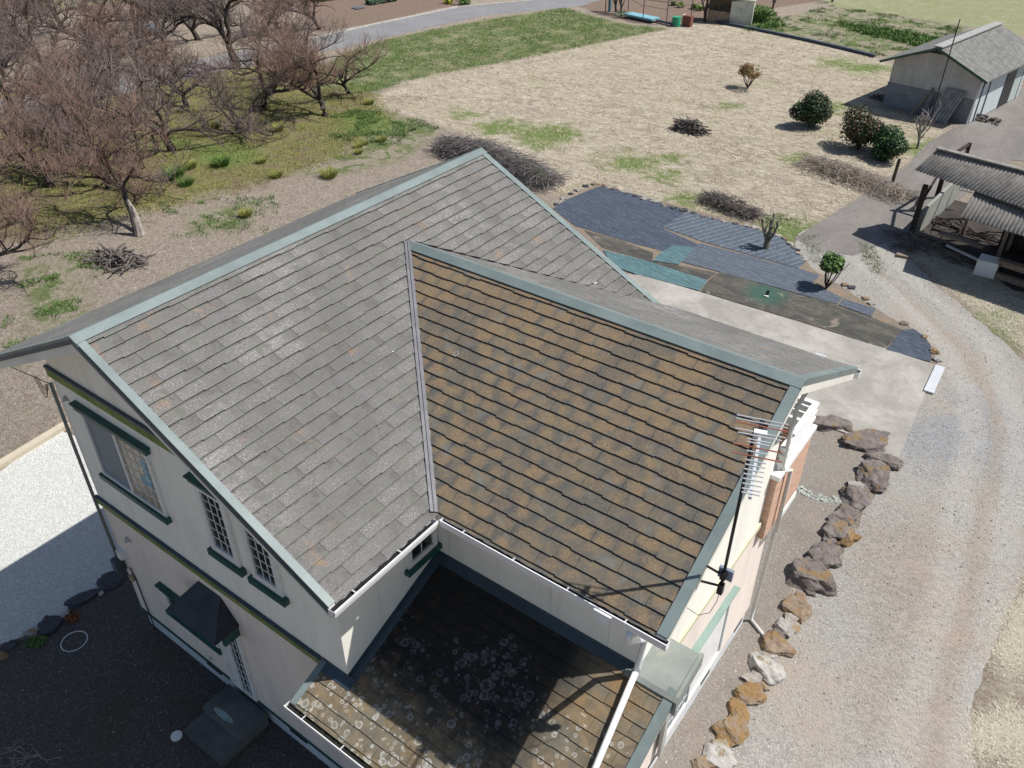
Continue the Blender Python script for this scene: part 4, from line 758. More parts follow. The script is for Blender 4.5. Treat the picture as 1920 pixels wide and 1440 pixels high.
# ------------------------------------------------------------------ blades, tufts, sticks
def blades(name, centres, mat, h, w_, n, spread, lean, seed, kind=None, label=None, cat=None, parent=None, base_z=GZ, group=None, rel=False):
    """centres: (x,y,scale) rows; each centre gets n leaning triangular blades"""
    rg = np.random.default_rng(seed); C = np.array(centres, float); m_ = len(C)*n; B = np.repeat(C, n, 0); sc = B[:, 2]
    ang = rg.uniform(0, 2*np.pi, m_); rr = spread*np.sqrt(rg.uniform(0, 1, m_))*sc; x = B[:, 0]+rr*np.cos(ang); y = B[:, 1]+rr*np.sin(ang)
    la_ = ang+rg.normal(0, .5, m_); hh = h*sc*rg.uniform(.5, 1.15, m_); ln = lean*hh*rg.uniform(.2, 1.2, m_); pw = rg.uniform(0, 2*np.pi, m_); ww = w_*sc*.5
    z0 = np.full(m_, base_z); a = np.stack([x+ww*np.cos(pw), y+ww*np.sin(pw), z0], 1); b2 = np.stack([x-ww*np.cos(pw), y-ww*np.sin(pw), z0], 1)
    md = np.stack([x+ln*.4*np.cos(la_), y+ln*.4*np.sin(la_), z0+hh*.6], 1); ww2 = (ww*.7)[:, None]*np.stack([np.cos(pw), np.sin(pw), pw*0], 1); t = np.stack([x+ln*np.cos(la_), y+ln*np.sin(la_), z0+hh], 1)
    V = np.stack([a, b2, md-ww2, md+ww2, t], 1).reshape(-1, 3); i = np.arange(m_)*5; me = bpy.data.meshes.new(name)
    q = np.stack([i, i+1, i+2, i+3], 1); tr = np.stack([i+3, i+2, i+4], 1)
    me.vertices.add(len(V)); me.vertices.foreach_set('co', V.ravel().astype('f')); me.loops.add(m_*7); me.polygons.add(m_*2)
    me.loops.foreach_set('vertex_index', np.concatenate([q.ravel(), tr.ravel()]).astype('i')); me.polygons.foreach_set('loop_start', np.concatenate([np.arange(m_)*4, m_*4+np.arange(m_)*3]).astype('i'))
    me.update(calc_edges=True); me.validate(); me.materials.append(mat); o = bpy.data.objects.new(name, me); COL.objects.link(o)
    if parent: o.parent = parent
    if rel is False and parent: o.location = -parent.location
    return tag(o, label, cat, group, kind)
def scatter(poly, n, seed, dens=None):
    P = [(p.x, p.y) for p in GP(poly)]; A = np.array(P); rg = np.random.default_rng(seed); out = []
    while len(out) < n:
        x = rg.uniform(A[:, 0].min(), A[:, 0].max(), 4000); y = rg.uniform(A[:, 1].min(), A[:, 1].max(), 4000); d = sdf(x, y, P); k = d > 0
        for a, b2 in zip(x[k], y[k]):
            v = mnoise.fractal(Vector((a*.6, b2*.6, seed)), .9, 2, 4)
            if dens is None or v > dens: out.append((a, b2, rnd.uniform(.6, 1.3)))
            if len(out) >= n: break
    return out[:n]
DRY = REG['d_dry'][0]
blades('dry_grass', scatter(DRY, 9000, 1, -.3), M_GRASSD, .05, .03, 4, .3, 4.5, 11, 'stuff', 'straw coloured mown grass covering the open field', 'grass')
blades('meadow_grass', scatter(REG['d_green'][0], 9000, 2, -.3), M_GRASSG, .06, .03, 4, .3, 1.5, 12, 'stuff', 'green grass of the far strip beside the road', 'grass')
blades('orchard_grass', scatter([(60, 470), (0, 300), (300, 180), (560, 120), (700, 170), (740, 215), (690, 290), (560, 325), (380, 380), (250, 410)], 12000, 3, -.25), m_leaf('moss_grass', (.10, .125, .03), (.32, .32, .09), .9), .07, .022, 4, .25, 1.5, 13, 'stuff', 'yellow green grass growing under the bare fruit trees', 'grass')
wd = scatter([(40, 480), (190, 470), (190, 620), (60, 680), (0, 640)], 420, 4, .02)+scatter([(300, 380), (520, 365), (520, 430), (330, 450)], 260, 5, -.1)+scatter([(620, 200), (760, 215), (830, 240), (760, 280), (620, 260)], 900, 6, .02)+scatter(REG['d_weed'][0], 1500, 7, .12)+scatter([(1480, 400), (1500, 425), (1420, 425), (1400, 410)], 60, 8)
blades('weeds', wd, M_WEED, .1, .022, 7, .13, 1.2, 14, 'stuff', 'scattered low green weeds on bare dirt', 'weeds')
blades('verge_grass', scatter([(1700, 480), (1770, 530), (1840, 595), (1930, 665), (2000, 600), (1900, 560), (1800, 500)], 2600, 9)+scatter([(1950, 1060), (1900, 1110), (1870, 1200), (1830, 1330), (1815, 1450), (1950, 1450)], 2600, 10, -.1), m_leaf('pale_dry_grass', (.50, .45, .35), (.76, .71, .58), .9), .03, .008, 8, .25, 4.5, 15, 'stuff', 'dry verge grass along the outer side of the gravel drive', 'grass')
blades('rough_weeds', scatter([(1480, 30), (1700, 60), (1780, 75), (1730, 90), (1600, 60), (1560, 40)], 700, 11)+scatter([(1405, 20), (1450, 25), (1470, 50), (1400, 60)], 300, 12), M_LEAFB, .2, .06, 6, .25, 1., 16, 'stuff', 'bright leafy weeds beyond the black edging strip', 'weeds')
blades('drive_grass', scatter([(1615, 455), (1640, 465), (1660, 505), (1645, 525), (1620, 490)], 160, 41)+scatter([(1500, 445), (1530, 440), (1545, 500), (1520, 490)], 120, 42), M_WEED, .07, .014, 6, .12, 1.2, 43, 'stuff', 'thin strip of green weeds on the crown of the drive', 'weeds')
# loose stones on drive, bed and soil
def pebbles(name, pts, mat, smin, smax, seed, label):
    rg = random.Random(seed); V = []; F = []; base = [(1, 0, 0), (-1, 0, 0), (0, 1, 0), (0, -1, 0), (0, 0, 1), (0, 0, -.4)]; fs = [(0, 2, 4), (2, 1, 4), (1, 3, 4), (3, 0, 4), (2, 0, 5), (1, 2, 5), (3, 1, 5), (0, 3, 5)]
    for (x, y, s0) in pts:
        s2 = rg.uniform(smin, smax)*(1 if rg.random() > .06 else 2.); a = rg.uniform(0, 6.3); n = len(V)
        for p in base: q = [p[0]*s2*rg.uniform(.7, 1.2), p[1]*s2*rg.uniform(.6, 1.), p[2]*s2*rg.uniform(.4, .8)]; V.append((x+q[0]*math.cos(a)-q[1]*math.sin(a), y+q[0]*math.sin(a)+q[1]*math.cos(a), GZ+.014+q[2]))
        F += [tuple(n+i for i in f) for f in fs]
    return tag(mesh(name, V, F, mat), label, 'gravel', None, 'stuff')
def m_peb(name, stops):
    b = NB(name, .9, 0, .2); g = b.n('NewGeometry'); return b.done(b.ramp(g.outputs['Random Per Island'], stops))
pebbles('drive_stones', scatter([(1500, 450), (1700, 450), (1925, 680), (1925, 1060), (1850, 1200), (1800, 1440), (1290, 1450), (1450, 1220), (1640, 930), (1745, 690), (1640, 585), (1515, 500)], 9000, 13, -.35), m_peb('drive_pebble', [(0, (.16, .145, .13)), (.4, (.28, .27, .25)), (.7, (.40, .38, .35)), (1, (.62, .6, .56))]), .006, .016, 1, 'loose grey stones strewn over the gravel drive')
pebbles('bed_stones', scatter([(1490, 800), (1590, 820), (1640, 880), (1560, 1020), (1460, 1200), (1340, 1380), (1250, 1440), (1240, 1400), (1410, 1150), (1480, 950)], 2200, 14, -.2), m_peb('bed_pebble', [(0, (.2, .17, .14)), (.5, (.33, .29, .25)), (.8, (.42, .27, .17)), (1, (.6, .57, .52))]), .006, .018, 2, 'small chips scattered on the sandy garden bed')
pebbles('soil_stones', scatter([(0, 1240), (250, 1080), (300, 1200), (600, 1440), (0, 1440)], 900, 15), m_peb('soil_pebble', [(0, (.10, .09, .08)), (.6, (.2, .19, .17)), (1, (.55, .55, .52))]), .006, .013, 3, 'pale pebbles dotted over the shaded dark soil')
# tussocks
TU = [(618, 332, 17, 'round yellow tussock alone on bare dirt, largest of all'), (460, 405, 14, 'small yellow tussock lowest on the dirt slope'), (518, 332, 13, 'yellow green tussock left of the largest one'), (350, 347, 15, 'bright tussock below the dark clump pair'), (327, 333, 20, 'dark green wide clump beside a bright tussock'), (672, 288, 9, 'tiny tussock at the bottom of a trio'), (672, 277, 10, 'middle tussock of the trio'), (682, 271, 9, 'uppermost tussock of the trio'), (715, 265, 10, 'single tussock right of the trio'), (693, 195, 10, 'tussock at the edge of the green bank'), (403, 240, 12, 'tussock beneath the leaning tree limb'), (520, 245, 14, 'shaded tussock near the forked tree'), (355, 315, 14, 'green clump above the bright tussock'), (415, 310, 18, 'dark grass clump at the orchard edge'), (490, 305, 10, 'low mossy clump in shade')]
for i, (x, y, r, lb) in enumerate(TU):
    c = G(x, y); m = (CAM-c).length/FPX; pts = [(c.x, c.y, 1.)]
    blades('grass_tussock', [(c.x, c.y, r*m/.3)], M_GRASSY if 'dark' not in lb else M_GRASSG, .26, .016, 420, .2, 1.1, 30+i, None, lb, 'grass tussock', group='grass tussocks by the orchard')
def sticks(name, c, L_, W_, H_, n, ln, r, mat, seed, rot, label, cat, nb=1):
    rg = random.Random(seed); m_ = MB(); ca, sa = math.cos(rot), math.sin(rot)
    for k in range(n):
        u = rg.uniform(-1, 1); v = rg.gauss(0, .4); v = max(-1, min(1, v)); hh = H_*(1-u*u*.5)*(1-v*v)*rg.random(); a = rg.gauss(0, .9)+rg.choice((0, math.pi)); l_ = ln*rg.uniform(.4, 1.2)
        p = Vector((u*L_/2, v*W_/2, hh)); d = Vector((math.cos(a), math.sin(a)*.9, rg.gauss(.0, .2))).normalized(); pts = []
        for t in range(4): q = p+d*l_*(t/3-.5)+Vector((rg.gauss(0, .04), rg.gauss(0, .04), rg.gauss(0, .04)))*l_; q.z = max(.02, q.z); pts.append(Vector((c.x+q.x*ca-q.y*sa, c.y+q.x*sa+q.y*ca, GZ+q.z)))
        rr = r*rg.uniform(.5, 1.3); m_.tube(pts, [rr, rr*.9, rr*.7, rr*.4], 4)
    return tag(m_.build(name, mat), label, cat)
p0, p1 = G(830, 280), G(1010, 345); pr_ = math.atan2((p1-p0).y, (p1-p0).x)
sticks('brush_pile', G(925, 312), (p1-p0).length*1.12, 2.2, 1.0, 2400, 1.2, .0105, simple('grey_brush', (.20, .18, .172), .45, 3, .95, dirt=(.30, .27, .25)), 1, pr_, 'long heap of cut branches behind the main roof ridge', 'brush pile')
sticks('log_pile', G(222, 492), 1.7, 1.4, .45, 130, 1.0, .035, M_STICK, 2, .2, 'small heap of short dark logs near the broken trunk', 'log pile')
sticks('brush_heap', G(1600, 338), 5.2, 2.2, .5, 900, 1., .011, M_STRAWST, 3, -.35, 'sprawling heap of dry stalks between bushes and lane', 'brush heap')
sticks('brush_heap', G(1365, 392), 2.6, 1.2, .55, 500, .8, .012, M_STICK, 4, -.2, 'compact brown brush heap above the striped sheet', 'brush heap')
sticks('root_heap', G(1293, 246), 1.5, 1., .6, 200, .7, .03, M_STICK, 5, 0, 'dark uprooted stump alone in the straw field', 'stump')
sticks('twig_litter', G(35, 1425), 1.1, .6, .12, 34, .5, .006, M_DEADW, 6, .6, 'pale twigs in the bottom left corner', 'twigs')
# ------------------------------------------------------------------ bare trees
def tubes_np(paths, name, mat, parent, ns=4):
    V = []; F = []; n0 = 0; byL = {}
    for p, r in paths: byL.setdefault(len(p), []).append((p, r))
    for L_, ps in byL.items():
        P = np.array([p for p, _ in ps], float); Rr = np.array([r for _, r in ps], float); m_ = len(ps)
        D = np.empty_like(P); D[:, 1:-1] = P[:, 2:]-P[:, :-2]; D[:, 0] = P[:, 1]-P[:, 0]; D[:, -1] = P[:, -1]-P[:, -2]; D /= np.linalg.norm(D, axis=2, keepdims=True)+1e-9
        ref = np.where(np.abs(D[..., 2:3]) > .9, np.array([1., 0, 0]), np.array([0, 0, 1.])); Xa = np.cross(D, ref); Xa /= np.linalg.norm(Xa, axis=2, keepdims=True)+1e-9; Ya = np.cross(D, Xa)
        a = np.arange(ns)*2*np.pi/ns; ring = P[:, :, None]+Rr[:, :, None, None]*(Xa[:, :, None]*np.cos(a)[None, None, :, None]+Ya[:, :, None]*np.sin(a)[None, None, :, None])
        V.append(ring.reshape(-1, 3)); ids = (np.arange(m_*L_*ns)+n0).reshape(m_, L_, ns); nx_ = np.roll(ids, -1, 2)
        F.append(np.stack([ids[:, :-1], nx_[:, :-1], nx_[:, 1:], ids[:, 1:]], -1).reshape(-1, 4)); n0 += m_*L_*ns
    V = np.concatenate(V); F = np.concatenate(F); me = bpy.data.meshes.new(name); me.vertices.add(len(V)); me.vertices.foreach_set('co', V.ravel().astype('f'))
    me.loops.add(F.size); me.polygons.add(len(F)); me.loops.foreach_set('vertex_index', F.ravel().astype('i')); me.polygons.foreach_set('loop_start', (np.arange(len(F))*4).astype('i')); me.update(calc_edges=True)
    me.polygons.foreach_set('use_smooth', [True]*len(F)); me.materials.append(mat); o = bpy.data.objects.new(name, me); COL.objects.link(o); o.parent = parent; return o
def grow(rg, p, d, L_, r0, r1, seg, wig, up):
    pts = [np.array(p)]; d = np.array(d)/np.linalg.norm(d)
    for i in range(seg):
        d = d+rg.normal(0, wig, 3)+np.array([0, 0, up]); d /= np.linalg.norm(d); pts.append(pts[-1]+d*L_/seg)
    return np.array(pts), np.linspace(r0, r1, seg+1)
def bare_tree(seed, H=4.2, spread=2.6, nl=4, lean=(0, 0), th=.7, tw=15, mat=M_TWIG, label=None, tr=.16, tup=.09):
    rg = np.random.default_rng(seed); root = empty('bare_tree', (0, 0, 0)); limbs = []; twigs = []
    t, tr_ = grow(rg, (0, 0, -.1), (lean[0], lean[1], 1), th+.1, tr*1.25, tr*.85, 4, .12, 0); limbs.append((t, tr_)); top = t[-1]
    a0 = rg.uniform(0, 6.28)
    for k in range(nl):
        a = a0+k*2*np.pi/nl+rg.normal(0, .3); el = rg.uniform(.55, 1.15); L_ = np.hypot(spread, H-th)*rg.uniform(.62, .9)
        p, r = grow(rg, top, (np.cos(a)*np.cos(el)+lean[0]*.6, np.sin(a)*np.cos(el)+lean[1]*.6, np.sin(el)), L_, tr*.66, .03, 8, .26, .01); limbs.append((p, r))
        for j in range(2, 9):
            for q in range(2):
                b2 = rg.uniform(0, 6.28); base = p[j]; out = p[j]-top; out[2] = 0; out /= np.linalg.norm(out)+1e-6
                d = np.array([np.cos(b2), np.sin(b2), rg.uniform(.1, .9)])+out*.6; s2, sr = grow(rg, base, d, rg.uniform(.7, 1.9)*spread/2.8, r[j]*.6, .01, 5, .24, .04); limbs.append((s2, sr))
                for m_ in range(tw):
                    i = rg.integers(1, 6); f = rg.random(); base2 = s2[i-1]*(1-f)+s2[i]*f; d2 = np.array([rg.normal(0, .55), rg.normal(0, .55), rg.uniform(.15, 1.5)])
                    w_, wr_ = grow(rg, base2, d2, rg.uniform(.4, 1.5), .0095, .004, 3, .10, tup); twigs.append((w_, wr_))
                    if rg.random() < .8: w2, wr2 = grow(rg, w_[1], d2+rg.normal(0, .6, 3), rg.uniform(.25, .6), .007, .0035, 3, .15, tup); twigs.append((w2, wr2))
    tubes_np(limbs, 'trunk', M_BARK, root, 6); tubes_np(twigs, 'crown', mat, root, 3); return root
protos = [bare_tree(1, 4.9, 3.4, 4, tw=14), bare_tree(2, 4.6, 3.2, 5, tw=12, mat=M_TWIG2), bare_tree(3, 4.2, 3.6, 4, (.25, .1), .9, tw=13), bare_tree(4, 6.2, 3.8, 5, (0, 0), 1.4, 17, M_TWIG2, tr=.2, tup=.13)]
TREES = [(445, 128, 3, 1.15, 0, 'tallest bare tree with a clean double trunk beside the road'), (490, 205, 2, 1.1, 40, 'forked bare tree in mossy grass below the tallest tree'), (612, 218, 2, 1.0, 200, 'rightmost orchard tree whose low limbs sweep right over the grass'), (322, 283, 1, 1.05, 90, 'squat bare tree with black stump in the middle of the moss'), (95, 350, 0, 1.0, 10, 'dark low tree in shade near the left edge'), (20, 300, 2, .95, 130, 'thick stemmed bare tree cut by the left edge'),
 (540, 150, 1, .9, 250, 'slim bare tree just right of the tallest tree'), (655, 175, 2, .7, 300, 'crooked hollow tree on the green strip, furthest right'), (350, 200, 0, .9, 60, 'bare tree directly above the squat stump tree'), (250, 215, 1, 1., 150, 'bare tree in the pink brown thicket left of centre'), (140, 225, 0, 1., 210, 'bare tree above the dark low tree'), (30, 215, 3, .8, 300, 'tall grey tree at the left edge'),
 (210, 160, 0, 1.1, 30, 'bare tree beside the hidden bend of the road'), (100, 150, 1, 1.1, 80, 'grey twigged tree in the upper left thicket'), (0, 140, 2, 1.1, 160, 'bare tree cut by the left edge, second from the top'), (310, 110, 3, .9, 220, 'grey tree over the pale road bend'), (170, 105, 0, 1.15, 280, 'bare tree behind the grey tree of the road bend'), (50, 95, 1, 1.1, 320, 'bare tree just below the clipped hedge'), (255, 70, 2, 1.2, 20, 'far bare tree near the blue sheet'), (370, 75, 1, 1.1, 110, 'far bare tree left of the tallest tree'),
 (520, 55, 0, 1.1, 190, 'far bare tree with reddish shoots above the road'), (600, 55, 2, .9, 240, 'far bare tree at the edge of the tilled field'), (120, 60, 3, .9, 0, 'far grey tree rising above the hedge end'), (430, 40, 0, 1.0, 70, 'far bare tree behind the crown of the tallest tree'), (190, 300, 1, .85, 140, 'small bare tree between the squat stump tree and the dark low tree'), (205, 352, 1, .8, 60, 'dark branched tree between the left edge and the leaning tree'), (-60, 520, 2, .9, 60, 'bare tree outside the left edge whose twigs reach into view'), (-30, 420, 0, 1., 20, 'bare tree half cut by the left edge, lowest of the orchard'), (450, 250, 1, .7, 30, 'small pruned tree with short dark limbs on moss')]
used = set()
for (x, y, k, sc, ro, lb) in TREES:
    o = protos[k] if k not in used else copy_tree(protos[k]); used.add(k); c = G(x, y); o.location = (c.x, c.y, GZ); o.rotation_euler = (0, 0, R(ro)); o.scale = (sc*1.0, sc*1.0, sc*.92); tag(o, lb, 'bare tree', 'bare fruit trees of the orchard')
# leaning tree with broken trunk
lt = bare_tree(21, 4.3, 2.9, 4, (-.85, .1), 1.9, 16, tr=.1); c = G(262, 440); lt.location = (c.x-.1, c.y, GZ); tag(lt, 'leaning bare tree growing out of a broken bleached trunk', 'bare tree', 'bare fruit trees of the orchard')
bt = MB(); bt.tube([(.15, 0, 0), (.12, .02, .5), (.02, .03, 1.0), (-.12, .02, 1.35)], [.2, .15, .11, .04], 7); bt.tube([(.1, 0, .6), (.16, 0, .95), (.1, .02, 1.2)], [.08, .06, .01], 5); o = bt.build('broken_stem', M_DEADW); o.parent = lt
# pollarded stump by the sheets, bare shrub by the shed
def pollard(name, c, H, n, seed, mat, label, cat, r=.06, sp=.35):
    rg = np.random.default_rng(seed); root = empty(name, c, label, cat); L_ = []; t, r_ = grow(rg, (0, 0, 0), (0, 0, 1), H*.3, r*1.5, r*1.2, 3, .08, 0); L_.append((t, r_))
    for k in range(n):
        a = k*2*np.pi/n+rg.normal(0, .3); p, q = grow(rg, t[-1] if k % 2 else t[-2], (np.cos(a)*sp*2, np.sin(a)*sp*2, 1), H*rg.uniform(.5, .75), r*.8, r*.4, 5, .12, .2); L_.append((p, q))
        for j in range(4): i = rg.integers(2, 6); p2, q2 = grow(rg, p[i], (rg.normal(0, .8), rg.normal(0, .8), .7), H*rg.uniform(.1, .25), r*.4, r*.18, 3, .15, .1); L_.append((p2, q2))
    tubes_np(L_, 'stem', mat, root, 6); return root
pollard('pruned_stump', G(1436, 467), 1.25, 6, 1, simple('lichen_bark', (.16, .155, .12), .35, 8, .95), 'pollarded grey green stump standing on the striped sheet', 'pruned tree', .085, .3)
pollard('pruned_shrub', G(1720, 278), 2.1, 8, 2, M_DEADW, 'leafless pale shrub with knobby upright stems near the shed', 'bare shrub', .05, .35)
# ------------------------------------------------------------------ leafy shrubs
def leafy(name, c, rx, rz, n, ls_, mats, seed, label, cat, zc=None, stem=.05, group=None, lumps=7):
    rg = np.random.default_rng(seed); root = empty(name, c, label, cat, group); zc = rz*.86 if zc is None else zc
    cen = [(np.zeros(3), .82)]+[(np.clip(rg.normal(0, 1, 3)*.33, -.45, .45), rg.uniform(.4, .58)) for _ in range(lumps)]
    for mi, (mat, frac) in enumerate(mats):
        m_ = int(n*frac); which = rg.integers(0, len(cen), m_); d = rg.normal(0, 1, (m_, 3)); d /= np.linalg.norm(d, axis=1, keepdims=True); rad = rg.uniform(.35, 1., m_)**.45
        P = np.array([cen[i][0] for i in which])+d*(rad*np.array([cen[i][1] for i in which]))[:, None]; P = P*np.array([rx, rx, rz])+np.array([0, 0, zc]); P[:, 2] = np.maximum(P[:, 2], .05)
        nr = d+rg.normal(0, .45, (m_, 3))+np.array([0, 0, .35]); nr /= np.linalg.norm(nr, axis=1, keepdims=True); a = np.cross(nr, rg.normal(0, 1, (m_, 3))); a /= np.linalg.norm(a, axis=1, keepdims=True); b2 = np.cross(nr, a); s2 = ls_*rg.uniform(.6, 1.2, m_)[:, None]
        V = np.stack([P-a*s2, P+b2*s2*.5+nr*s2*.12, P+a*s2, P-b2*s2*.5+nr*s2*.12], 1).reshape(-1, 3); F = np.arange(m_*4).reshape(-1, 4); me = bpy.data.meshes.new('foliage'); me.vertices.add(len(V)); me.vertices.foreach_set('co', V.ravel().astype('f')); me.loops.add(F.size); me.polygons.add(m_)
        me.loops.foreach_set('vertex_index', F.ravel().astype('i')); me.polygons.foreach_set('loop_start', (np.arange(m_)*4).astype('i')); me.update(calc_edges=True); me.materials.append(mat); o = bpy.data.objects.new('foliage', me); COL.objects.link(o); o.parent = root
    L_ = []
    for k in range(7): a = k*.9; p, q = grow(rg, (0, 0, 0), (np.cos(a)*.35*rx/rz, np.sin(a)*.35*rx/rz, 1), zc+rz*.5, stem, stem*.3, 5, .12, .03); L_.append((p, q))
    tubes_np(L_, 'stem', M_BARK, root, 5); return root
SG = 'evergreen shrubs on the straw field'
leafy('shrub', G(1519, 238), 1.12, .98, 6500, .075, [(M_LEAFD, .75), (M_LEAFR, .25)], 1, 'dark dome shrub with reddish shoots, alone left of the pair', 'shrub', group=SG)
leafy('shrub', G(1608, 280), 1.25, 1.02, 6500, .075, [(M_LEAFD, .4), (M_LEAFR, .6)], 2, 'reddish brown shrub, back one of the touching pair', 'shrub', group=SG)
leafy('shrub', G(1659, 298), 1.0, .82, 5200, .07, [(M_LEAFD, .85), (M_LEAFB, .15)], 3, 'glossy deep green shrub, front one of the touching pair', 'shrub', group=SG)
leafy('sapling', G(1402, 166), .78, .5, 900, .07, [(M_LEAFO, .9), (M_LEAFB, .1)], 4, 'thin russet leaved sapling in the middle of the straw field', 'sapling', .95, .03)
leafy('young_tree', G(1549, 541), .46, .42, 1500, .075, [(M_LEAFD, .45), (M_LEAFB, .55)], 5, 'young glossy leaved tree at the corner of the dirt strip', 'young tree', .95, .03)
leafy('leafy_plant', G(1012, 345), .42, .32, 900, .06, [(M_LEAFB, 1)], 6, 'bright green plant at the lower end of the branch heap', 'plant', None, .015)
leafy('fern_clump', G(140, 1160), .2, .1, 260, .035, [(m_leaf('rust_leaf', (.16, .05, .025), (.26, .10, .04), .8), 1)], 7, 'rusty brown fern clump beside the charcoal boulder', 'plant', None, .006)
leafy('weed_clump', G(68, 1208), .22, .1, 300, .035, [(M_WEED, 1)], 8, 'dark green weed clump below the grey corner stone', 'plant', None, .006)
leafy('conifer_bush', G(68, 12), 1.1, .9, 900, .13, [(M_LEAFO, .5), (M_WEED, .5)], 9, 'round brownish bush beyond the clipped hedge at the top left', 'bush')
for i, (x, y, lb) in enumerate([(842, 6, 'yellow flowering plant at the field corner by the road'), (868, 9, 'green plant beside the yellow flowers')]): leafy('flower_plant', G(x, y), .6, .4, 400, .09, [((m_leaf('yellow_petal', (.5, .42, .03), (.6, .5, .05)), .6) if i == 0 else (M_LEAFB, .6)), (M_WEED, .4)] if True else None, 20+i, lb, 'plant', None, .02)
for i, (x, y) in enumerate([(1275, 14), (1300, 17), (1312, 20), (1262, 10)]): leafy('cabbage', G(x, y), .35, .25, 200, .09, [(M_LEAFB, .6), (M_GRASSY, .4)], 30+i, ('yellow green cabbage second from left in the tilled plot', 'third cabbage of the short row in the tilled plot', 'cabbage nearest the patched hut in the tilled plot', 'leftmost cabbage of the row in the tilled plot')[i], 'vegetable plant', None, .02, 'cabbages in the tilled plot')
def hedge(name, pts, wd, h, mat, seed, label, n):
    rg = np.random.default_rng(seed); P = GP(pts); V = []; a = P[0]; b2 = P[-1]; d = (b2-a); L_ = d.length; d.normalize(); s2 = Vector((-d.y, d.x, 0)); F = []
    for k in range(n):
        p = a+d*rg.uniform(0, L_)+s2*rg.uniform(-wd, wd)/2+Vector((0, 0, h*rg.random()**.4)); nr = Vector(rg.normal(0, 1, 3)); nr.normalize(); u = nr.orthogonal().normalized()*.09; v = nr.cross(u); i = len(V); V += [p-u, p+v*.6, p+u, p-v*.6]; F.append((i, i+1, i+2, i+3))
    core = MB(); core.bar(a+Vector((0, 0, h*.42)), b2+Vector((0, 0, h*.42)), wd*.7, h*.75); root = empty(name, a, label, 'hedge'); mesh('foliage', V, F, mat, root); core.build('branches', M_BARK, root); return root
hedge('hedge', [(-60, 34), (92, 22)], 1.6, 1.5, m_leaf('hedge_leaf', (.03, .07, .015), (.13, .18, .04)), 1, 'low clipped green hedge at the top left', 3500)
hedge('crop_row', [(588, 3), (650, -6)], 1.4, .6, M_GRASSG, 2, 'dark green crop row at the top of the tilled field', 1500); hedge('crop_row', [(690, 9), (740, 1)], .9, .35, m_leaf('onion_leaf', (.08, .15, .09), (.16, .25, .16)), 3, 'blue green onion row beside the grey mulch sheet', 1200)
tag(MB().bar(G(664, 16, GZ+.05), G(680, 13, GZ+.05), .7, .04).build('mulch_sheet', M_NAVY3), 'small grey mulch sheet at the end of the onion row', 'sheet')
tag(MB().bar(G(272, 54, GZ+.3), G(298, 53, GZ+.3), 1.4, .3).build('covered_stack', M_BLUEC), 'blue sheet covered stack glimpsed behind the far trees', 'covered stack')
# black edging strip
es = MB(); ep = GP([(1338, 42), (1395, 53), (1440, 62), (1520, 79), (1580, 93), (1640, 108)])
for a, b2 in zip(ep, ep[1:]): es.bar(a+Vector((0, 0, .1)), b2+Vector((0, 0, .1)), .22, .16)
tag(es.build('edging_strip', M_NAVY), 'black sheet edging strip along the far side of the straw field', 'edging')
p = G(1673, 343); tag(MB().bar(p, p+Vector((.02, .05, 1.05)), .12, .12).build('timber_post', simple('old_post', (.10, .09, .06), .3, 5, .95)), 'short weathered post at the lane edge', 'post')
# ------------------------------------------------------------------ shed
sx0, sx1, sy0, sy1 = -1.43, 2.95, 36.85, 43.3; g0 = GZ
shed = empty('shed', (0.75, 36.85, GZ), 'grey panelled farm shed with block base and grey shingled roof', 'shed')
def m_panel():
    b = NB('shed_panel', .85, 0, .2); s = b.sep(b.geo()); n = b.noise(2.5, 6, .7, .3, b.mapv(b.geo(), (1, 1, .3))); col = b.mix(b.mr(n, .3, .7), (.42, .40, .38), (.54, .52, .49)); u = b.math('ADD', s[0], s[1])
    ln = b.math('LESS_THAN', b.math('FRACT', b.math('MULTIPLY', u, 1/.46)), .03); col = b.mix(b.math('MULTIPLY', ln, .5), col, (.16, .15, .14))
    for z, in ((1.75,), (.98,)): d = b.n('VectorMath'); d.operation = 'DISTANCE'; fx = b.math('SUBTRACT', b.math('FRACT', b.math('MULTIPLY', u, 1/.23)), .5); dz = b.math('SUBTRACT', s[2], z); q = b.math('ADD', b.math('MULTIPLY', b.math('MULTIPLY', fx, fx), .053), b.math('MULTIPLY', dz, dz)); col = b.mix(b.math('MULTIPLY', b.math('LESS_THAN', q, .0004), .8), col, (.08, .06, .05))
    return b.done(col)
zr_ = 3.0; ze_ = 2.02
mb = MB(); mb.prism([(sx0, sy0, .82), (sx1, sy0, .82), (sx1, sy0, ze_), ((sx0+sx1)/2, sy0, zr_-.25), (sx0, sy0, ze_)], (0, sy1-sy0, 0)); mb.build('wall', m_panel(), shed)
def m_block():
    b = NB('concrete_block', .9, 0, .2); t = b.n('TexBrick'); t.inputs['Scale'].default_value = 1; t.inputs['Brick Width'].default_value = .4; t.inputs['Row Height'].default_value = .2; t.inputs['Mortar Size'].default_value = .006
    t.inputs['Color1'].default_value = (.25, .265, .28, 1); t.inputs['Color2'].default_value = (.21, .22, .235, 1); t.inputs['Mortar'].default_value = (.15, .16, .17, 1); s = b.sep(b.geo()); b.L(b.comb(b.math('ADD', s[0], s[1]), s[2]), t.inputs[0]); n = b.noise(2, 5, .7); return b.done(b.mix(b.mr(n, .4, .7, 0, .5), t.outputs[0], (.3, .3, .29)))
MB().box((sx0-.03, sy0-.03, g0), (sx1+.03, sy1, .819)).build('block_base', m_block(), shed)
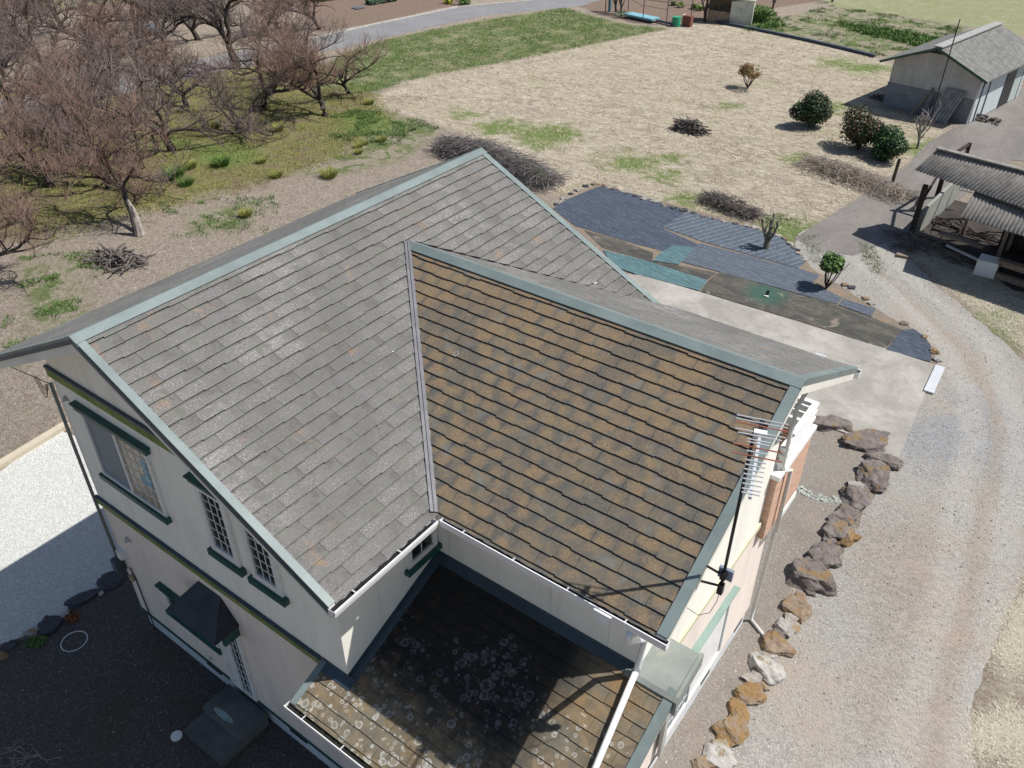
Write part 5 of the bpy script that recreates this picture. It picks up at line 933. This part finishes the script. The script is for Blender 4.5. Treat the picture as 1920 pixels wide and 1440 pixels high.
def m_shingle():
    b = NB('shed_shingle', .95, 0, .15); s = b.sep(b.geo()); n = b.noise(3, 7, .75, .3); n2 = b.noise(.6, 4, .6); n3 = b.noise(5, 4, .7, 0, b.mapv(b.geo(), (3, .5, 1))); col = b.mix(b.mr(n, .3, .7), (.12, .12, .115), (.24, .235, .22)); col = b.mix(b.mr(n2, .45, .7, 0, .5), col, (.17, .17, .155)); col = b.mix(b.mr(n3, .4, .7, 0, .5), col, (.13, .13, .125))
    ln = b.math('LESS_THAN', b.math('FRACT', b.math('MULTIPLY', s[0], 1/.32)), .1); return b.done(b.mix(b.math('MULTIPLY', ln, .35), col, (.08, .08, .078)))
M_SHIN = m_shingle(); xm = (sx0+sx1)/2; ov = .5
mb = MB(); mb.prism([(sx0-ov, sy0-.55, ze_-.13), (xm, sy0-.55, zr_), (sx1+ov, sy0-.55, ze_-.13), (sx1+ov, sy0-.55, ze_-.22), (xm, sy0-.55, zr_-.1), (sx0-ov, sy0-.55, ze_-.22)], (0, sy1-sy0+1.1, 0)); mb.build('roof', M_SHIN, shed)
mb = MB(); mb.bar((xm, sy0-.56, zr_+.03), (xm, sy1+.5, zr_+.03), .45, .06); mb.build('ridge_cap', simple('ridge_tile', (.32, .32, .31), .15, 3, .9), shed)
mb = MB(); mb.bar((sx0-ov, sy0-.57, ze_-.17), (xm, sy0-.57, zr_-.05), .03, .12); mb.bar((sx1+ov, sy0-.57, ze_-.17), (xm, sy0-.57, zr_-.05), .03, .12); mb.build('barge_board', simple('green_barge', (.06, .10, .075), .2, 3, .8), shed)
mb = MB(); mb.box((sx1+.031, sy0+.1, g0+.05), (sx1+.06, sy1-.02, ze_-.15)); mb.build('side_panel', simple('white_panel', (.52, .56, .57), .08, 1.5, .6), shed)
MB().box((sx1+.061, 40.5, g0+.05), (sx1+.075, 41.7, ze_-.2)).build('doorway', M_BLACK, shed); MB().box((sx1+.061, 41.75, g0+.05), (sx1+.09, 42.75, ze_-.2)).build('sliding_door', simple('pale_door', (.42, .48, .45), .1, 2, .6), shed)
for y in (37.35, 38.2, 40.42, 42.78): MB().box((sx1+.061, y, g0), (sx1+.1, y+.06, ze_-.16)).build('door_post', M_METALD, shed)
MB().bar((sx1+.0, sy0-.06, g0), (sx1+.12, sy0-.05, 1.7), .07, .05).build('downpipe', M_STEEL, shed)
MB().box((xm-.5, sy0-.004, zr_-.42), (xm+.35, sy0+.01, zr_-.3)).build('gable_vent', M_BLACK, shed)
MB().box((sx0+.3, 36.9, g0), (sx1+.6, 45, g0+.02)) if False else None
shed.rotation_euler = (0, 0, R(-10))
pb = G(1744, 224); q = MB(); q.tube([pb, pb+Vector((.02, .05, 4.75))], .028, 6); tag(q.build('pole', M_BLACK), 'thin black pole standing in front of the shed gable', 'pole')
def rot_about(o, c, a):
    o.rotation_euler = (0, 0, a); o.location = (c[0]-(c[0]*math.cos(a)-c[1]*math.sin(a)), c[1]-(c[0]*math.sin(a)+c[1]*math.cos(a)), 0); return o
def leanboard(name, x0, w_, h, mat, lb, cat, tilt=.35, cor=False, ex=0):
    m_ = MB(); n = 14
    if cor:
        for i in range(n): u0 = x0+w_*i/n; u1 = x0+w_*(i+1)/n; dz = .06 if i % 2 else 0; m_.add([(u0, sy0-.12-tilt-dz, g0+.02), (u1, sy0-.12-tilt-dz, g0+.02), (u1+ex, sy0-.08-dz, g0+h), (u0+ex, sy0-.08-dz, g0+h), (u0, sy0-.1-tilt, g0+.02), (u1, sy0-.1-tilt, g0+.02), (u1+ex, sy0-.06, g0+h), (u0+ex, sy0-.06, g0+h)], [(0, 1, 2, 3), (7, 6, 5, 4), (0, 3, 7, 4), (1, 5, 6, 2), (3, 2, 6, 7)])
    else: m_.bar((x0, sy0-.12-tilt, g0+.02), (x0+ex, sy0-.08, g0+h), w_, .03)
    return rot_about(tag(m_.build(name, mat), lb, cat), (.75, 36.85), R(-10))
leanboard('corrugated_sheet', 1.15, 1.05, 1.5, simple('asbestos_sheet', (.34, .33, .31), .3, 3, .9), 'corrugated sheet leaning on the shed gable', 'corrugated sheet', .6, True, .35)
shed_rot = 1
leanboard('plank', .35, .16, 1.35, M_WOODL, 'dark plank leaning steeply right on the shed wall', 'plank', .5, False, .55); leanboard('plank', .85, .2, 1.2, simple('grey_plank', (.22, .23, .23), .3, 4, .9), 'upright grey plank between the leaning plank and corrugated sheet', 'plank', .3, False, .1)
sticks('rubble_pile', G(1835, 225), 1.8, 1.0, .3, 60, .4, .06, M_STICK, 9, 0, 'heap of rubble and scrap at the shed corner by the lane', 'rubble'); sticks('scrap_pile', G(1650, 186), .9, .8, .25, 30, .5, .04, M_STICK, 10, 0, 'dark scraps at the left corner of the shed', 'scrap')
# ------------------------------------------------------------------ open lean-to with corrugated roof
def m_corr():
    b = NB('corrugated_cement', .95, 0, .15); n = b.noise(4, 7, .75, .5); n2 = b.noise(30, 4, .7); n3 = b.noise(1.1, 5, .65, .4); col = b.mix(b.mr(n, .3, .7), (.16, .148, .132), (.29, .27, .245)); col = b.mix(b.mr(n2, .56, .68, 0, .6), col, (.40, .385, .35)); col = b.mix(b.mr(n3, .5, .65, 0, .5), col, (.12, .11, .10)); return b.done(col)
M_CORR = m_corr(); OZ = GZ
bar_ = empty('open_barn', G(1708, 440), 'open timber barn with corrugated cement roof beside the gravel drive', 'barn')
RA, RB, RC = G(1715, 318, 2.2), G(1757, 280, 2.75), G(1920, 322, 2.75)     # eave corner, ridge corner, along the ridge
rdir = (RC-RB).normalized(); edir = (RA-RB)
def corr(A, rd, dn, Lr, name, pitch=.13, amp=.02, z=0, dd_=None):
    m_ = MB(); n = int(Lr/pitch*4); V = []; up = Vector((0, 0, 1))
    for i in range(n+1):
        o_ = A+rd*(Lr*i/n)+up*(amp*math.sin(i*math.pi/2)+z); V += [o_, o_+dn+(dd_*(Lr*i/n) if dd_ else Vector((0, 0, 0)))]
    V += [v-up*.012 for v in V]; k = 2*(n+1); F = [(2*i, 2*i+1, 2*i+3, 2*i+2) for i in range(n)]+[(k+2*i+2, k+2*i+3, k+2*i+1, k+2*i) for i in range(n)]+[(2*i+1, k+2*i+1, k+2*i+3, 2*i+3) for i in range(n)]+[(0, k, k+1, 1), (2*n, 2*n+1, k+2*n+1, k+2*n)]
    m_.add(V, F); return m_.build(name, M_CORR, bar_, True)
bdir = (G(1828, 358, 2.2)-RA).normalized(); corr(RB, rdir, edir, 9., 'roof_sheet', dd_=bdir-rdir)
dn2 = G(1800, 405, 1.75)-G(1828, 358, 2.15); A2 = G(1828, 358, 2.13); corr(A2+dn2*-.06, (G(1920, 384, 2.13)-A2).normalized(), dn2*1.06, 7., 'roof_sheet', z=-.02)
back = (Vector((-edir.x, -edir.y, edir.z))); corr(RB, rdir, back*.9, 9., 'roof_sheet'); wa = RB+back*.88+rdir*2.6; MB().prism([(wa.x, wa.y, GZ), tuple(wa+rdir*6.3)[:2]+(GZ,), tuple(wa+rdir*6.3)[:2]+(wa.z-.05,), (wa.x, wa.y, wa.z-.05)], (.02, .05, 0)).build('sun_blocker_wall', M_WOODD, bar_)  # unseen wall added behind the barn to keep sun off its interior
mb = MB(); mb.bar(RB+Vector((0, 0, .06)), RB+rdir*9+Vector((0, 0, .06)), .25, .05); mb.build('ridge_cap', M_CORR, bar_)
def post(px, py, h, r=.07, lean=(0, 0), m_=M_WOODD, nm='post'):
    p = G(px, py); MB().bar(p, p+Vector((lean[0], lean[1], h)), r*2, r*2).build(nm, m_, bar_); return p
p1_ = post(1708, 440, 1.95, .09); p2_ = post(1748, 396, 2.45, .08); p3_ = post(1785, 372, 2.3, .07); p4_ = post(1800, 452, 2.2, .06, m_=M_WOODL); p5_ = post(1868, 490, 2.1, .06, m_=M_WOODL); p6_ = post(1888, 470, 2.1, .06, m_=M_WOODL); p7_ = post(1835, 412, 2.3, .06)
mb = MB(); h2 = Vector((0, 0, 2.25)); mb.bar(p1_+Vector((0, 0, 1.2)), p2_+h2, .08, .08); mb.bar(p2_+h2, p3_+h2, .1, .1); mb.bar(p2_+Vector((0, 0, 1.5)), p3_+Vector((0, 0, 1.55)), .06, .06); mb.bar(p2_+Vector((0, 0, 1.2)), p3_+Vector((0, 0, 2.1)), .05, .05); mb.bar(p4_+Vector((0, 0, 2.05)), p5_+Vector((0, 0, 2.0)), .1, .12); mb.bar(p2_+h2, p2_+h2+rdir*6, .1, .12); mb.bar(p5_+Vector((0, 0, 2.)), p5_+Vector((0, 0, 2.))+rdir*4, .1, .12); mb.build('beam', M_WOODD, bar_)
mb = MB(); a, b2 = G(1716, 437), G(1788, 372); mb.prism([a, b2, b2+Vector((0, 0, 1.15)), a+Vector((0, 0, .95))], (.12, .05, 0)); mb.build('low_wall', simple('old_render', (.27, .275, .25), .15, 1.5, .9, dirt=(.3, .3, .26)), bar_)
mb = MB(); a, b2 = G(1790, 372), G(1990, 440); mb.prism([a, b2, b2+Vector((0, 0, 1.9)), a+Vector((0, 0, 1.2))], (.0, .1, 0)) if False else None
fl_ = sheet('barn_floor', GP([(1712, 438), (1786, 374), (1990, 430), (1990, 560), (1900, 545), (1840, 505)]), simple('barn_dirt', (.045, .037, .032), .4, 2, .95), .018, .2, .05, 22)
mb = MB(); a = G(1845, 512); mb.box((a.x-.3, a.y-.3, GZ), (a.x+.35, a.y+.3, GZ+.55)); mb.build('concrete_block', M_WHITE, bar_); mb = MB(); mb.bar(a+Vector((.3, 0, .55)), a+Vector((3.6, -.6, .55)), .25, .2); mb.bar(a+Vector((.3, -.1, .1)), a+Vector((3.6, -.7, .1)), .2, .2); mb.build('sill_beam', M_WOODL, bar_)
def plank(nm, a, b2, z0, z1, wd, th, mat, lb): tag(MB().bar(G(*a)+Vector((0, 0, z0)), G(*b2)+Vector((0, 0, z1)), wd, th).build(nm, mat), lb, 'plank', 'planks dumped along the barn front')
plank('plank', (1753, 462), (1836, 487), .55, .5, .3, .07, M_WOODL, 'wide pale brown board on top of the barn scrap'); plank('plank', (1770, 474), (1848, 508), .3, .25, .08, .06, M_STEEL, 'bright metal rail in front of the wide board'); plank('plank', (1715, 446), (1790, 470), .25, .2, .14, .05, M_STICK, 'dark thin board at the front left of the barn')
plank('plank', (1730, 452), (1800, 492), .12, .1, .1, .05, M_WOODL, 'lowest grey board under the metal rail'); plank('plank', (1740, 448), (1830, 470), .4, .35, .1, .05, M_WOODD, 'dark beam behind the wide pale board'); plank('plank', (1680, 480), (1702, 484), .06, .06, .2, .08, M_WOODL, 'short loose block on the drive edge by the barn')
sticks('scrap_heap', G(1750, 468), 3.2, .8, .3, 60, 1.1, .02, M_STICK, 12, -.35, 'tangle of scrap wood along the barn front', 'scrap'); sticks('scrap_heap', G(1850, 450), 4.0, 1.8, .3, 45, 1.2, .03, M_WOODD, 13, -.2, 'loose timber stored inside the open barn', 'timber'); sticks('branch_heap', G(1695, 465), .9, .7, .35, 80, .6, .01, M_STICK, 14, 0, 'grey twigs heaped at the foot of the leaning barn post', 'twigs')
ga = G(1788, 390, GZ); gt = MB(); g1 = Vector((.55, .02, 0))
for i in range(7): gt.bar(ga+g1*(i/6)+Vector((0, 0, .75)), ga+g1*(i/6)+Vector((0, 0, 1.3)), .015, .015)
for i in range(5): gt.bar(ga+Vector((0, 0, .75+i*.137)), ga+g1+Vector((0, 0, .75+i*.137)), .015, .015)
gt.build('grille', M_BLACK, bar_)
# ------------------------------------------------------------------ far garden: hut, drum, trellis, cover
c = G(1322, 42); d = G(1408, 48); hut = empty('garden_hut', c, 'patched white sheet metal hut at the far field corner', 'hut'); e1 = (d-c).normalized(); e2 = Vector((-e1.y, e1.x, 0)); Lh = (d-c).length; M_HUT = simple('patched_white_sheet', (.55, .56, .48), .2, 1.5, .7, dirt=(.2, .17, .13))
mb = MB(); mb.prism([c+e1*Lh*.52, c+e1*Lh*.52+Vector((0, 0, 1.5)), d+Vector((0, 0, 1.6)), d], e2*1.4); mb.build('wall', M_HUT, hut); mb = MB(); mb.prism([c+e1*.1, c+e1*Lh*.52, c+e1*Lh*.52+Vector((0, 0, .75)), c+e1*.1+Vector((0, 0, .85))], e2*.06); mb.prism([c+e2*1.4, c+e1*Lh*.52+e2*1.4, c+e1*Lh*.52+e2*1.4+Vector((0, 0, 1.5)), c+e2*1.4+Vector((0, 0, 1.5))], e2*.05); mb.build('front_panel', M_WOODL, hut)
mb = MB(); mb.prism([c-e1*.1-e2*.2+Vector((0, 0, 1.65)), d+e1*.1-e2*.2+Vector((0, 0, 1.62)), d+e1*.1-e2*.2+Vector((0, 0, 1.67)), c-e1*.1-e2*.2+Vector((0, 0, 1.70))], e2*1.9); mb.build('roof', M_HUT, hut); mb = MB(); mb.bar(c, c+Vector((0, 0, 1.65)), .1, .1); mb.bar(c+e1*.1-e2*.5, c+Vector((0, 0, 1.2)), .05, .05); mb.build('post', M_WOODD, hut)
c = G(1267, 49); m_ = MB(); m_.tube([c, c+Vector((0, 0, .05)), c+Vector((0, 0, .62))], [.3, .31, .29], 16); dr = tag(m_.build('drum', simple('green_plastic', (.03, .30, .16), .15, 2, .4)), 'small bright green water drum at the trellis end', 'drum')
rk = empty('rusty_crate', G(1288, 46), 'rusty red sheet leaning box right of the green drum', 'crate'); a = G(1278, 49); m_ = MB(); m_.box((a.x, a.y, GZ), (a.x+.65, a.y+.4, GZ+.7)); m_.build('box', simple('rust', (.20, .075, .05), .4, 3, .9), rk); MB().box((a.x-.03, a.y-.06, GZ), (a.x+.03, a.y+.45, GZ+.75)).build('edge_board', M_HUT, rk)
tr_ = empty('trellis', G(1170, 25), 'weathered pipe trellis standing in the tilled plot', 'trellis'); m_ = MB(); q = [G(x, y) for x, y in ((1135, 22), (1177, 26), (1205, 41), (1249, 47), (1295, 36))]
for p in q: m_.tube([p, p+Vector((0, 0, 1.9))], .035, 6)
for a, b2 in zip(q, q[1:]): m_.tube([a+Vector((0, 0, 1.5)), b2+Vector((0, 0, 1.5))], .03, 6); m_.tube([a+Vector((0, 0, 1.1)), b2+Vector((0, 0, 1.0))], .02, 6)
m_.build('pipe_frame', M_STICK, tr_)
tag(MB().bar(G(1175, 25, GZ+.25), G(1230, 36, GZ+.25), .9, .12).build('sheet_cover', simple('teal_cover', (.20, .42, .48), .12, 2, .5)), 'long pale teal cover lying under the trellis', 'cover')
tag(MB().bar(G(1232, 38, GZ+.15), G(1265, 46, GZ+.15), .25, .12).build('dark_pipe', M_NAVY), 'dark pipe running from the teal cover to the drum', 'pipe')
tag(MB().tube([G(1143, 22), G(1143, 22)+Vector((-.05, 0, 1.9))], .12, 8).build('wrapped_post', simple('blue_wrap', (.10, .22, .27), .2, 2, .7)), 'blue wrapped trunk at the left end of the trellis', 'post')
for i, (x, y, lb) in enumerate([(1155, 25, 'small pruned vine tree by the blue wrapped post'), (1165, 28, 'small pruned vine tree at the dark scrub'), (1448, 22, 'thin bare tree right of the patched hut'), (1320, 40, 'thin bare tree left of the patched hut'), (1560, 4, 'far thin bare tree at the top edge')]): pollard('vine_tree', G(x, y), 2.6, 6, 40+i, M_STICK, lb, 'small tree', .06, .3)
leafy('scrub', G(1422, 40), 1.2, .7, 1500, .1, [(M_WEED, .6), (M_LEAFB, .4)], 50, 'green scrub growing against the right side of the hut', 'scrub'); leafy('scrub', G(1165, 32), .9, .3, 500, .06, [(M_WEED, .5), (M_STRAWST, .5)], 51, 'low dark scrub at the foot of the trellis', 'scrub')
